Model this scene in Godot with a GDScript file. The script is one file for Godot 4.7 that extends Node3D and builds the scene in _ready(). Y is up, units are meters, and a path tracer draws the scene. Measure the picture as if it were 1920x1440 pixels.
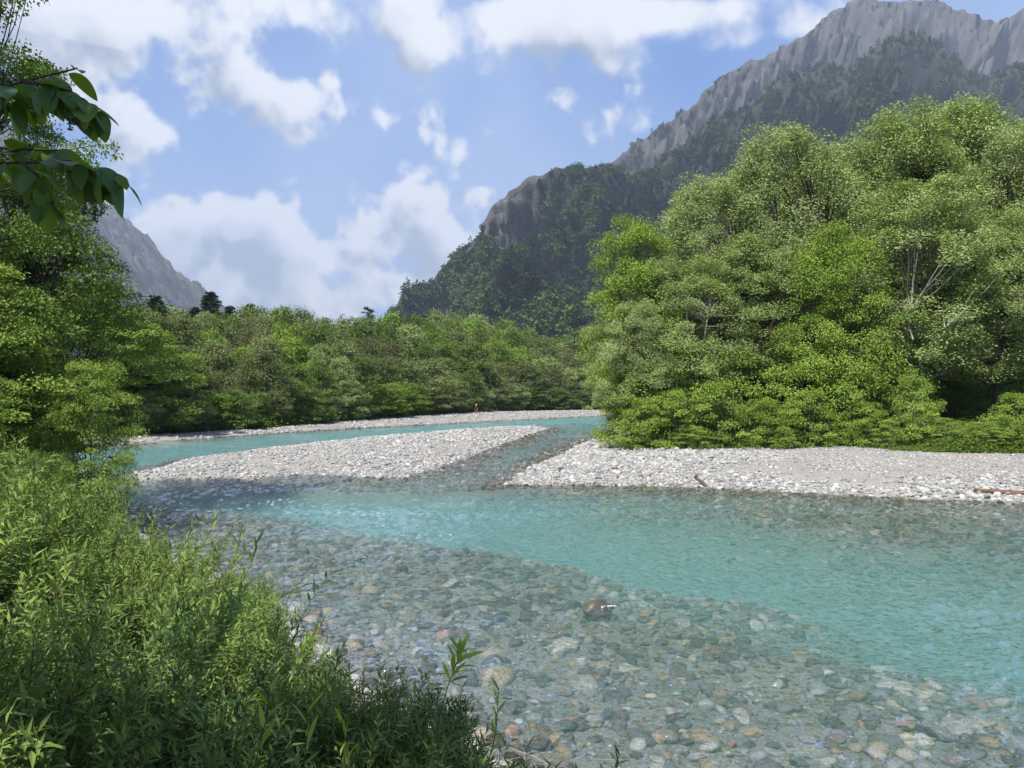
extends Node3D
# A clear turquoise mountain river between gravel bars, woods on both banks, ridges behind.

const F := 1444.0                     # focal length in pixels of the 1920 x 1440 photograph
const EYE := Vector3(0, 3.5, 0)       # eye height above the water, which lies at y = 0
var pitch := atan(25.0 / F)
var rng := RandomNumberGenerator.new()
var used := {}
var M := {}
var zone := 0
var n_ground := FastNoiseLite.new()
var n_fine := FastNoiseLite.new()
var MID: PackedVector2Array
var RIGHT: PackedVector2Array
var FAR: PackedVector2Array
var LEFT: PackedVector2Array
var RVEG: PackedVector2Array
var FVEG: PackedVector2Array
var CHANNEL: PackedVector2Array
var boxes := {}

# ---------------------------------------------------------------- helpers
func ray(px: float, py: float) -> Vector3:
	return Vector3((px - 960.0) / F, (720.0 - py) / F, -1.0).rotated(Vector3.RIGHT, pitch)

func on_level(px: float, py: float, y := 0.0) -> Vector3:
	var r := ray(px, py)
	return EYE + r * ((y - EYE.y) / r.y)

func at_depth(px: float, py: float, d: float) -> Vector3:
	var r := ray(px, py)
	return EYE + r * (d / -r.z)

func outline(list: Array, y := 0.0) -> PackedVector2Array:
	var out := PackedVector2Array()
	for p in list:
		if p is Vector2:
			out.append(p)
		else:
			var w := on_level(p[0], p[1], y)
			out.append(Vector2(w.x, w.z))
	return out

func line_at(list: Array, x: float) -> float:
	if x <= list[0][0]:
		return list[0][1]
	for i in list.size() - 1:
		if x <= list[i + 1][0]:
			return lerpf(list[i][1], list[i + 1][1], (x - list[i][0]) / (list[i + 1][0] - list[i][0]))
	return list[-1][1]

func numbered(called: String) -> String:
	used[called] = used.get(called, -1) + 1
	return called if used[called] == 0 else "%s_%03d" % [called, used[called]]

func tag(o: Node, label: String, category := "", group := "", kind := "") -> Node:
	if label: o.set_meta("label", label)
	if category: o.set_meta("category", category)
	if group: o.set_meta("group", group)
	if kind: o.set_meta("kind", kind)
	return o

func thing(called: String, label: String, category: String, where := Vector3.ZERO, turn := 0.0, group := "", kind := "") -> Node3D:
	var o := Node3D.new()
	o.name = numbered(called)
	add_child(o)
	o.position = where
	o.rotation.y = turn
	tag(o, label, category, group, kind)
	return o

func part(called: String, mesh: Mesh, m: Material, parent: Node, kind := "") -> MeshInstance3D:
	var o := MeshInstance3D.new()
	o.name = called
	o.mesh = mesh
	o.material_override = m
	parent.add_child(o, true)
	if kind: o.set_meta("kind", kind)
	return o

func top_mesh(called: String, mesh: Mesh, m: Material, label: String, category: String, kind := "", group := "") -> MeshInstance3D:
	var o := MeshInstance3D.new()
	o.name = numbered(called)
	o.mesh = mesh
	o.material_override = m
	add_child(o)
	tag(o, label, category, group, kind)
	return o

func array_mesh(v: PackedVector3Array, idx := PackedInt32Array(), c := PackedColorArray(), smooth := false) -> ArrayMesh:
	var a := []
	a.resize(Mesh.ARRAY_MAX)
	a[Mesh.ARRAY_VERTEX] = v
	if idx.size(): a[Mesh.ARRAY_INDEX] = idx
	if c.size(): a[Mesh.ARRAY_COLOR] = c
	var m := ArrayMesh.new()
	m.add_surface_from_arrays(Mesh.PRIMITIVE_TRIANGLES, a)
	if not smooth:
		return m
	var st := SurfaceTool.new()
	st.create_from(m, 0)
	st.generate_normals()
	return st.commit()

func grid_index(rows: int, cols: int) -> PackedInt32Array:
	var idx := PackedInt32Array()
	for i in rows - 1:
		for j in cols - 1:
			var a := i * cols + j
			idx.append_array(PackedInt32Array([a, a + cols, a + cols + 1, a, a + cols + 1, a + 1]))
	return idx

func noise(s: int, freq: float, oct := 4, kind := FastNoiseLite.TYPE_SIMPLEX_SMOOTH) -> FastNoiseLite:
	var n := FastNoiseLite.new()
	n.seed = s
	n.frequency = freq
	n.noise_type = kind
	n.fractal_octaves = oct
	return n

func noise_tex(s: int, freq: float, size: int, lo: Color, hi: Color, oct := 5, normal := false, strength := 8.0) -> NoiseTexture2D:
	var t := NoiseTexture2D.new()
	t.width = size
	t.height = size
	t.seamless = true
	t.noise = noise(s, freq, oct)
	if normal:
		t.as_normal_map = true
		t.bump_strength = strength
	else:
		var g := Gradient.new()
		g.colors = PackedColorArray([lo, hi])
		g.offsets = PackedFloat32Array([0.15, 0.85])
		t.color_ramp = g
	return t

func lin(r: float, g: float, b: float) -> Color:
	return Color(r, g, b).linear_to_srgb()

func mat(c: Color, rough := 0.8, vertex := false) -> StandardMaterial3D:
	var m := StandardMaterial3D.new()
	m.albedo_color = c
	m.roughness = rough
	m.vertex_color_use_as_albedo = vertex
	m.cull_mode = BaseMaterial3D.CULL_DISABLED
	return m

func leaf_mat(tint: Color, through := 0.8, rough := 0.6) -> StandardMaterial3D:
	var m := mat(tint, rough, true)
	m.backlight_enabled = true
	m.backlight = Color(through, through, through * 0.55)
	m.metallic_specular = 0.3
	return m

func tube(v: PackedVector3Array, idx: PackedInt32Array, path: PackedVector3Array, r0: float, r1: float, sides := 6, rough := 0.0) -> void:
	var first := v.size()
	var n := path.size()
	for i in n:
		var t: Vector3 = (path[mini(i + 1, n - 1)] - path[maxi(i - 1, 0)]).normalized()
		var a := t.cross(Vector3(0.31, 0.2, 0.93) if absf(t.y) > 0.8 else Vector3.UP).normalized()
		var b := t.cross(a)
		var r := lerpf(r0, r1, float(i) / (n - 1))
		for k in sides:
			var w := TAU * k / sides
			var rr := r * (1.0 + rough * n_fine.get_noise_3d(path[i].x * 9.0 + k * 7.3, path[i].y * 9.0, path[i].z * 9.0))
			v.append(path[i] + (a * cos(w) + b * sin(w)) * rr)
	for i in n - 1:
		for k in sides:
			var p := first + i * sides + k
			var q := first + i * sides + (k + 1) % sides
			idx.append_array(PackedInt32Array([p, p + sides, q + sides, p, q + sides, q]))
	for k in range(1, sides - 1):
		var e := first + (n - 1) * sides
		idx.append_array(PackedInt32Array([e, e + k, e + k + 1, first, first + k + 1, first + k]))

func bent(a: Vector3, b: Vector3, sag: float, wiggle: float, n: int, r: RandomNumberGenerator) -> PackedVector3Array:
	var out := PackedVector3Array()
	var side := Vector3(r.randfn(), r.randfn() * 0.4, r.randfn()) * wiggle * a.distance_to(b)
	for i in n:
		var t := float(i) / (n - 1)
		out.append(a.lerp(b, t) + Vector3(0, sag, 0) * 4.0 * t * (1.0 - t) + side * sin(t * PI * 1.6) * t * (1.2 - t))
	return out

# ---------------------------------------------------------------- terrain
func sd(poly: PackedVector2Array, p: Vector2) -> float:
	var box: Rect2 = boxes[poly]
	if not box.has_point(p):
		return -14.0
	var best := 1.0e9
	for i in poly.size():
		best = minf(best, Geometry2D.get_closest_point_to_segment(p, poly[i], poly[(i + 1) % poly.size()]).distance_squared_to(p))
	best = sqrt(best)
	return best if Geometry2D.is_point_in_polygon(p, poly) else -minf(best, 14.0)

func to_channel(p: Vector2) -> float:
	var best := 1.0e9
	for i in CHANNEL.size() - 1:
		best = minf(best, Geometry2D.get_closest_point_to_segment(p, CHANNEL[i], CHANNEL[i + 1]).distance_squared_to(p))
	return sqrt(best)

# Height of the ground; zone tells what it is: 0 river bed, 1 gravel bar, 2 wood floor, 3 near bank
func height(x: float, z: float) -> float:
	var p := Vector2(x, z)
	var n := n_ground.get_noise_2d(x, z)
	var f := n_fine.get_noise_2d(x, z)
	var wob := n * 0.5
	var sl := sd(LEFT, p) + wob * 0.5
	if sl > 0.0:
		zone = 3
		return 1.9 * smoothstep(-0.2, 6.0, sl) + 0.12 * n * minf(sl, 1.0) + 0.03 * f
	var sr := sd(RIGHT, p) + wob
	if sr > 0.0:
		zone = 1
		var h := 0.6 * (1.0 - exp(-sr / 7.0)) + 0.07 * n * minf(sr, 1.0) + 0.02 * f
		var sv := sd(RVEG, p) + n * 1.8
		if sv > 0.0:
			zone = 2
			h += 0.35 * smoothstep(0.0, 1.2, sv) + 0.7 * smoothstep(1.0, 9.0, sv)
		return h
	var sf := sd(FAR, p) + wob
	if sf > 0.0:
		zone = 1
		var h := 0.45 * (1.0 - exp(-sf / 4.0)) + 0.12 * n * minf(sf, 1.0)
		var sv := sd(FVEG, p) + n * 1.5
		if sv > 0.0:
			zone = 2
			h += 0.4 * smoothstep(0.0, 2.0, sv) + 1.0 * smoothstep(2.0, 30.0, sv)
		return h
	var sm := sd(MID, p) + wob
	if sm > 0.0:
		zone = 1
		return 0.42 * (1.0 - exp(-sm / 3.0)) + 0.06 * n * minf(sm, 1.0) + 0.02 * f
	zone = 0
	var shore := -maxf(maxf(sl, sr), maxf(sf, sm))
	var dc := maxf(0.0, to_channel(p) + 2.6 * n_ground.get_noise_2d(x * 0.55 + 90.0, z * 0.8))
	var depth := 0.20 + 0.10 * n + 1.2 * exp(-dc * dc / 8.5)
	if z < -30.0 and sm > -13.0 and sr > -13.0 and sf < -1.0:
		depth = minf(depth, 0.2 + 0.14 * n)
	elif z < -34.0:
		depth += 0.2
	return -depth * smoothstep(-0.2, 3.5 if sl < -4.0 else 1.6, shore) - 0.015

func make_terrain() -> Node3D:
	var zs: Array[float] = [70.0, 40.0, 22.0, 12.0, 7.0, 4.0, 2.0, 0.0, -1.0, -2.0]
	var d := 2.6
	while d < 300.0:
		zs.append(-d)
		d *= 1.0175
	for far in [340.0, 420.0, 560.0, 800.0, 1300.0, 2200.0, 4000.0, 9000.0]:
		zs.append(-far)
	var cols := 230
	var v := PackedVector3Array()
	var c := PackedColorArray()
	for z in zs:
		var w := maxf(60.0, -z * 1.0)
		for j in cols:
			var t := 2.0 * j / (cols - 1) - 1.0
			var x := w * (0.3 * t + 0.7 * t * t * t) if w < 61.0 else w * (0.75 * t + 0.25 * t * t * t)
			var h := height(x, z)
			if z < -260.0:
				h = maxf(h, 1.6)
				zone = 2
			v.append(Vector3(x, h, z))
			var n := n_fine.get_noise_2d(x * 0.6 + 300.0, z * 0.6)
			var col: Color
			match zone:
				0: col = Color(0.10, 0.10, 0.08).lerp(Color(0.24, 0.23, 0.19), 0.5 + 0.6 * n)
				1: col = Color(0.34, 0.33, 0.31).lerp(Color(0.46, 0.44, 0.40), 0.5 + 0.6 * n)
				2: col = Color(0.11, 0.12, 0.05).lerp(Color(0.17, 0.135, 0.085), 0.5 + 0.6 * n)
				_: col = Color(0.10, 0.085, 0.06).lerp(Color(0.2, 0.18, 0.15), 0.5 + 0.6 * n)
			c.append(col)
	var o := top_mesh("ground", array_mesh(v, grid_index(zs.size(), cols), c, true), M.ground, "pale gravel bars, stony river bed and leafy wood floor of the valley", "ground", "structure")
	return o

func make_water() -> void:
	var rows := PackedFloat32Array()
	var d := 2.4
	while d < 290.0:
		rows.append(d)
		d *= 1.0078 if d < 40.0 else 1.013
	var cols := 560
	var v := PackedVector3Array()
	var swell := noise(31, 0.5, 2)
	var chop := noise(32, 1.0, 3)
	var calm := noise(33, 0.11, 2)
	for q in rows:
		var near := clampf(26.0 / q, 0.15, 1.0)
		for j in cols:
			var x := (2.0 * j / (cols - 1) - 1.0) * (4.0 + 0.78 * q)
			var z := -q
			# the current runs across the view; short crests, broken up, rougher in the riffles
			var rough := 0.65 + 0.9 * calm.get_noise_2d(x, z)
			var y := 0.055 * swell.get_noise_2d(x * 0.6 + z * 0.3, z * 1.2) * rough
			var k := chop.get_noise_2d(x * 1.5 + z * 0.5, z * 3.0)
			y += 0.12 * near * rough * (0.5 - absf(k)) + 0.022 * clampf(12.0 / q, 0.0, 1.0) * chop.get_noise_2d(x * 3.4 + 70.0, z * 6.6) 
			v.append(Vector3(x, y, z))
	var o := top_mesh("river", array_mesh(v, grid_index(rows.size(), cols), PackedColorArray(), true), M.water, "clear turquoise river running between white gravel bars", "river", "structure")
	var vol := FogVolume.new()
	vol.name = "water_body"
	vol.shape = RenderingServer.FOG_VOLUME_SHAPE_BOX
	vol.size = Vector3(620, 2.16, 300)
	vol.position = Vector3(0, -1.13, -146)
	var fm := FogMaterial.new()
	fm.density = 0.25
	fm.albedo = lin(0.31, 0.78, 0.76)
	vol.material = fm
	o.add_child(vol)

# ---------------------------------------------------------------- sky
func sky_spot(px: float, py: float) -> Vector2:
	var r := ray(px, py).normalized()
	return Vector2(rad_to_deg(atan2(r.x, -r.z)), rad_to_deg(asin(r.y)))

func make_sky() -> ImageTexture:
	var W := 3072
	var H := 768                                  # from the zenith to the horizon
	var puffs := [ # centre and radii in photograph pixels, weight
		[250, 50, 300, 80, 0.72], [130, 170, 150, 60, 0.5], [400, 150, 150, 50, 0.42], [265, 245, 80, 34, 0.75], [590, 30, 100, 55, 0.75], [760, 40, 70, 80, 0.75], [830, 100, 90, 30, 0.4],
		[1000, 40, 170, 80, 0.8], [1250, 30, 300, 80, 0.85], [1480, 60, 150, 60, 0.7], [625, 148, 24, 18, 0.6], [1080, 190, 190, 90, 0.28], [880, 262, 170, 24, 0.36], [700, 222, 130, 20, 0.42], [560, 182, 120, 18, 0.42], [1250, 190, 160, 80, 0.3],
		[400, 430, 130, 62, 0.95], [530, 455, 70, 55, 0.8], [330, 500, 110, 60, 0.7], [755, 425, 95, 62, 0.95], [820, 455, 70, 45, 0.9], [690, 460, 60, 40, 0.5], [870, 362, 40, 22, 0.5], [540, 405, 50, 20, 0.35],
		[470, 540, 150, 40, 0.75], [560, 530, 60, 40, 0.6], [660, 565, 130, 30, 0.65], [720, 520, 60, 25, 0.55], [800, 545, 90, 30, 0.5], [420, 590, 200, 25, 0.6], [900, 420, 60, 60, 0.35], [-200, 250, 260, 170, 0.7], [-300, -100, 300, 150, 0.6]]
	var low := Image.create_empty(512, 128, false, Image.FORMAT_RF)
	var spots := []
	for p in puffs:
		var a := sky_spot(p[0], p[1])
		var b := sky_spot(p[0] + p[2], p[1] - p[3])
		spots.append([a.x, a.y, 1.0 / maxf(0.6, absf(b.x - a.x)), 1.0 / maxf(0.6, absf(b.y - a.y)), p[4]])
	var wide := noise(7, 0.022, 3)
	for y in 128:
		var el := 90.0 * (1.0 - (y + 0.5) / 128.0)
		for x in 512:
			var az := (x + 0.5) / 512.0 * 360.0 - 180.0
			var b := -0.42
			var inside := smoothstep(52.0, 38.0, absf(az)) * smoothstep(44.0, 34.0, el)
			if inside > 0.0:
				var s := 0.0
				for q in spots:
					var u: float = (az - q[0]) * q[2]
					var w: float = (el - q[1]) * q[3]
					var r2 := u * u + w * w
					if r2 < 5.0:
						s = s + float(q[4]) * exp(-r2 * 0.9) * (1.0 - 0.4 * s)
				b = -0.42 + s * 1.05
			var else_b := -0.12 + 0.75 * wide.get_noise_3d(cos(deg_to_rad(az)) * 60.0, el * 1.1, sin(deg_to_rad(az)) * 60.0)
			low.set_pixel(x, y, Color(lerpf(else_b, b, inside), 0, 0))
	low.resize(W, H, Image.INTERPOLATE_CUBIC)
	var bias := low.get_data().to_float32_array()
	var n1 := noise(11, 0.0085, 6)
	n1.fractal_gain = 0.53
	n1.domain_warp_enabled = true
	n1.domain_warp_amplitude = 26.0
	n1.domain_warp_frequency = 0.012
	var fb := n1.get_seamless_image(W, H, false, false, 0.08, false).get_data()
	var nb := noise(14, 0.026, 5)
	nb.fractal_gain = 0.55
	var fb2 := nb.get_seamless_image(W, H, false, false, 0.08, false).get_data()
	var n2 := noise(12, 0.003, 4)
	var veil := n2.get_seamless_image(W, H, false, false, 0.08, false).get_data()
	var vals := PackedFloat32Array()
	vals.resize(W * H)
	for i in W * H:
		var down := clampf((i / W - 500.0) / 160.0, 0.0, 1.0)     # far clouds look smaller
		vals[i] = bias[i] + (fb[i] / 255.0 - 0.5) * lerpf(2.1, 1.1, down) + (fb2[i] / 255.0 - 0.5) * lerpf(0.55, 1.7, down)
	var out := PackedFloat32Array()
	out.resize(W * H * 2 * 3)
	var k := 0
	for y in H:
		var el := 90.0 * (1.0 - (y + 0.5) / H)
		var t := pow(clampf(1.0 - sin(deg_to_rad(el)), 0.0, 1.0), 3.2)
		var br := lerpf(0.03, 0.19, t)
		var bg := lerpf(0.13, 0.35, t)
		var bb := lerpf(0.42, 0.64, t)
		var up1 := mini(y, 16 if el > 22.0 else 7) * W
		var up2 := mini(y, 40 if el > 22.0 else 20) * W
		for x in W:
			var i := y * W + x
			var val := vals[i]
			var d := smoothstep(-0.14, 0.40 if el > 22.0 else 0.24, val)
			var thin := clampf((veil[i] / 255.0 - 0.36) * 1.2, 0.0, 0.4)
			var over := 0.55 * vals[i - up1 + (12 if x < W - 12 else 0)] + 0.45 * vals[i - up2]
			var shade := clampf(0.62 * smoothstep(0.0, 0.8, over) + 0.6 * clampf(0.35 + 1.5 * (over - val), 0.0, 1.0), 0.0, 1.0)
			var cr := lerpf(0.66, 0.25, shade)
			var cg := lerpf(0.67, 0.295, shade)
			var cb := lerpf(0.69, 0.37, shade)
			var r := lerpf(br, 0.46, thin)
			var g := lerpf(bg, 0.54, thin)
			var b := lerpf(bb, 0.68, thin)
			k = (y * W + (x + W / 2) % W) * 3      # the panorama's first column looks along -z
			out[k] = lerpf(r, cr, d)
			out[k + 1] = lerpf(g, cg, d)
			out[k + 2] = lerpf(b, cb, d)
	k = W * H * 3
	for i in W * H:
		out[k] = 0.30
		out[k + 1] = 0.33
		out[k + 2] = 0.33
		k += 3
	return ImageTexture.create_from_image(Image.create_from_data(W, H * 2, false, Image.FORMAT_RGBF, out.to_byte_array()))

# ---------------------------------------------------------------- mountains
# ridge: [pixel x, pixel y, metres away]; foot: [pixel x, metres away]; rock(u, v) gives bare rock 0..1
func mountain(called: String, label: String, ridge: Array, foot_depth: Array, rough: float, s: int, rocky: Callable, trees: int, category := "mountain") -> void:
	var cols := 300
	var rows := 86
	var back := 4
	var spur := noise(s, 1.0, 4)
	spur.fractal_type = FastNoiseLite.FRACTAL_RIDGED
	var small := noise(s + 1, 1.0, 5)
	var crag := noise(s + 2, 1.0, 4)
	crag.fractal_type = FastNoiseLite.FRACTAL_RIDGED
	var v := PackedVector3Array()
	var c := PackedColorArray()
	var rock_at := PackedFloat32Array()
	var x0: float = ridge[0][0]
	var x1: float = ridge[-1][0]
	var ys := []
	var ds := []
	for p in ridge:
		ys.append([p[0], p[1]])
		ds.append([p[0], p[2]])
	for i in rows + back:
		for j in cols:
			var u := float(j) / (cols - 1)
			var px := lerpf(x0, x1, u)
			var d := line_at(ds, px)
			var top := at_depth(px, line_at(ys, px), d)
			top.y += small.get_noise_2d(px * 0.035, 3.0) * 0.007 * d
			var foot := at_depth(px - 0.08 * (px - 960.0), 745.0, line_at(foot_depth, px))
			foot.y = -8.0
			var p: Vector3
			var bare := 0.0
			if i < back:
				var w := float(back - i) / back
				p = Vector3(top.x * (1.0 + 0.3 * w), lerpf(top.y, -8.0, w), top.z * (1.0 + 0.35 * w))
			else:
				var w := float(i - back) / (rows - 1)
				var run := top.distance_to(foot)
				p = top.lerp(foot, w)
				p.y = lerpf(foot.y, top.y, pow(1.0 - w, 1.12))
				var along := px * d / F
				var warp := 40.0 * small.get_noise_2d(along * 0.004, w * 3.0 + 9.0)
				var a := spur.get_noise_2d((along + warp + 0.25 * w * run) * 0.0026, w * run * 0.0016 + s)
				var mid := smoothstep(0.0, 0.16, w) * smoothstep(1.0, 0.7, w)
				var lift := (a - 0.75) * 0.13 * run * mid * rough
				p.y += lift * 0.55 + small.get_noise_2d(along * 0.02, w * run * 0.02) * 0.018 * run * mid
				p.z += lift * 0.8
				bare = clampf((rocky as Callable).call(px, w, a, small.get_noise_2d(along * 0.012 + 50.0, w * run * 0.012)), 0.0, 1.0)
				var cr := crag.get_noise_2d(along * 0.010 + 20.0 + 0.006 * w * run, w * run * 0.014 - 0.004 * along)
				p.y += (cr - 0.3) * bare * 0.028 * run * smoothstep(0.0, 0.04, w)
				p.z += cr * bare * 0.020 * run
				p.y = minf(p.y, EYE.y + (top.y - EYE.y) / top.z * p.z * (1.0 - 0.06 * w))
				if w > 0.97:
					p.y = minf(p.y, 4.0)
			v.append(p)
			rock_at.append(bare)
			var m := small.get_noise_2d(px * 0.07, i * 0.22)
			var stone := Color(0.095, 0.093, 0.095).lerp(Color(0.2, 0.193, 0.188), clampf(0.45 + 0.9 * m, 0.0, 1.0))
			c.append(Color(0.035, 0.055, 0.022).lerp(stone, bare))
	var o := top_mesh(called, array_mesh(v, grid_index(rows + back, cols), c, true), M.mountain, label, category, "structure")
	o.mesh = flipped(v, rows + back, cols, c)
	if trees == 0:
		return
	var where: Array[Transform3D] = [] 
	var tint := PackedColorArray()
	var where2: Array[Transform3D] = []
	var tint2 := PackedColorArray()
	var r := RandomNumberGenerator.new()
	r.seed = s * 97 + 5
	var kindn := noise(s + 9, 0.0045, 3)
	while where.size() + where2.size() < trees:
		var i := back + int(pow(r.randf(), 0.8) * (rows - 1))
		var j := int(r.randf() * (cols - 1))
		var at := i * cols + j
		if rock_at[at] > 0.12 + 0.75 * r.randf():
			continue
		var a := v[at]
		var p := a + (v[at + 1] - a) * r.randf() + (v[mini(at + cols, v.size() - 1)] - a) * r.randf()
		var kn := kindn.get_noise_2d(p.x, p.y * 1.7 + p.z * 0.3) + 0.35 * spur.get_noise_2d(p.x * 0.01, p.y * 0.01)
		var big := r.randf_range(0.75, 1.35) * (1.0 - 0.55 * rock_at[at])
		var basis := Basis(Vector3.UP, r.randf() * TAU)
		if kn > 0.10 + 0.12 * r.randfn():
			where2.append(Transform3D(basis.scaled(Vector3(1.1, 1.0, 1.1) * big * 11.0), p - Vector3(0, 1.5, 0)))
			var g := r.randf_range(0.75, 1.25)
			tint2.append(Color(0.075 * g, 0.13 * g, 0.034 * g))
		else:
			where.append(Transform3D(basis.scaled(Vector3(1, 1.0, 1) * big * 15.0), p - Vector3(0, 1.5, 0)))
			var g := r.randf_range(0.65, 1.3)
			tint.append(Color(0.030 * g, 0.055 * g, 0.026 * g))
	many("conifer_forest", M.far_conifer_mesh, M.copies_leaf, where, tint, o, "")
	many("broadleaf_forest", M.far_broadleaf_mesh, M.copies_leaf, where2, tint2, o, "")

func flipped(v: PackedVector3Array, rows: int, cols: int, c: PackedColorArray) -> ArrayMesh:
	var idx := PackedInt32Array()
	for i in rows - 1:
		for j in cols - 1:
			var a := i * cols + j
			idx.append_array(PackedInt32Array([a, a + cols + 1, a + cols, a, a + 1, a + cols + 1]))
	return array_mesh(v, idx, c, true)

func many(called: String, mesh: Mesh, m: Material, where: Array[Transform3D], tint: PackedColorArray, parent: Node, label := "") -> MultiMeshInstance3D:
	var mm := MultiMesh.new()
	mm.transform_format = MultiMesh.TRANSFORM_3D
	mm.use_colors = true
	mm.mesh = mesh
	mm.instance_count = where.size()
	for i in where.size():
		mm.set_instance_transform(i, where[i])
		mm.set_instance_color(i, tint[i])
	var o := MultiMeshInstance3D.new()
	o.name = called
	o.multimesh = mm
	o.material_override = m
	parent.add_child(o, true)
	o.set_meta("kind", "stuff")
	if label: o.set_meta("label", label)
	return o

# ---------------------------------------------------------------- leaves and trees
func add_leaf(v: PackedVector3Array, idx: PackedInt32Array, c: PackedColorArray, at: Vector3, axis: Vector3, up: Vector3, length: float, width: float, col: Color) -> void:
	var side := axis.cross(up).normalized() * width * 0.5
	var lift := side.cross(axis).normalized() * width * 0.22
	var n := v.size()
	v.append(at)
	v.append(at + axis * length * 0.45 + side + lift)
	v.append(at + axis * length)
	v.append(at + axis * length * 0.45 - side + lift)
	for k in 4: c.append(col)
	idx.append_array(PackedInt32Array([n, n + 1, n + 2, n, n + 2, n + 3]))

# Returns [wood mesh, crown mesh, height]. The crown: clumps of leaves at the ends of limbs that leave a forked trunk.
func grow_tree(s: int, tall: float, wide: float, low: float, clumps: int, per: int, leaf: Vector2, flat: float, c0: Color, c1: Color, droop := 0.1, forks := 1, clump_r := 0.2) -> Array:
	var r := RandomNumberGenerator.new()
	r.seed = s
	var lobes := noise(s, 0.9, 2)
	var wv := PackedVector3Array()
	var wi := PackedInt32Array()
	var limbs: Array[PackedVector3Array] = []
	for k in forks:
		var lean := Vector3(r.randfn() * 0.1, 0, r.randfn() * 0.1) * tall * (0.6 if forks == 1 else 1.0)
		var trunk := bent(Vector3(r.randfn() * 0.12 * (forks - 1), -0.3, r.randfn() * 0.12 * (forks - 1)), Vector3(0, tall * 0.74, 0) + lean, 0.0, 0.05, 9, r)
		tube(wv, wi, trunk, tall * 0.0145 * (1.0 if forks == 1 else 0.72), tall * 0.002, 7, 0.3)
		limbs.append(trunk)
	var mains := limbs.duplicate()
	for k in 10 + forks * 2:
		var t: PackedVector3Array = mains[r.randi() % mains.size()]
		var f := r.randf_range(maxf(low * 0.8, 0.12), 0.8)
		var from := t[int(f * 8.0)]
		var ang := r.randf() * TAU
		var reach := wide * r.randf_range(0.45, 0.85) * (1.1 - 0.55 * f)
		var to := from + Vector3(cos(ang) * reach, reach * r.randf_range(0.35, 1.1), sin(ang) * reach)
		to.y = minf(to.y, tall * 0.93)
		var limb := bent(from, to, -0.05 * reach, 0.12, 7, r)
		tube(wv, wi, limb, tall * 0.0062 * (1.1 - 0.6 * f), tall * 0.0012, 5, 0.2)
		limbs.append(limb)
	var v := PackedVector3Array()
	var idx := PackedInt32Array()
	var c := PackedColorArray()
	for k in clumps:
		var t := r.randf()
		var h := lerpf(low, 1.0, t)
		var env := pow(sin(PI * clampf(0.12 + 0.82 * pow(t, 0.85), 0.0, 1.0)), 0.7)
		var ang := r.randf() * TAU
		var lob := 1.0 + 0.75 * lobes.get_noise_3d(cos(ang) * 1.3, h * 3.2, sin(ang) * 1.3)
		var rad := wide * env * lob * pow(r.randf(), 0.38) * 0.92
		var centre := Vector3(cos(ang) * rad, h * tall - tall * 0.03, sin(ang) * rad)
		# a twig from the nearest limb
		var near := limbs[0][4]
		var best := 1.0e9
		for limb in limbs:
			for q in [2, 3, 4, 5, 6]:
				var p: Vector3 = limb[q]
				if p.y < centre.y + 0.2:
					var dd := p.distance_squared_to(centre)
					if dd < best:
						best = dd
						near = p
		tube(wv, wi, bent(near, centre, -0.06 * sqrt(best), 0.1, 4, r), tall * 0.0022, tall * 0.0006, 4)
		var cr := clump_r * wide * r.randf_range(0.65, 1.4)
		var tone := r.randf()
		var out := Vector3(centre.x, 0.5 * wide, centre.z).normalized()
		for q in int(per * r.randf_range(0.6, 1.3)):
			var dir := Vector3(r.randfn(), r.randfn(), r.randfn()).normalized()
			var rr := cr * pow(r.randf(), 0.45)
			var p := centre + Vector3(dir.x * rr * 1.15, dir.y * rr * flat, dir.z * rr * 1.15)
			p.y -= droop * cr * pow(Vector2(dir.x, dir.z).length() * rr / cr, 2.0)
			var up := (out * 0.75 + Vector3.UP * 0.4 + Vector3(r.randfn(), r.randfn(), r.randfn()) * 0.65).normalized()
			var axis := (Vector3(dir.x, -droop, dir.z) + Vector3(r.randfn(), r.randfn() * 0.6, r.randfn()) * 0.7).normalized()
			var sz := r.randf_range(0.7, 1.3)
			add_leaf(v, idx, c, p, axis, up, leaf.x * sz, leaf.y * sz, c0.lerp(c1, clampf(0.7 * tone + 0.4 * r.randf() + 0.1 * r.randfn(), 0.0, 1.1)))
	return [array_mesh(wv, wi, PackedColorArray(), true), array_mesh(v, idx, c), tall]

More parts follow.
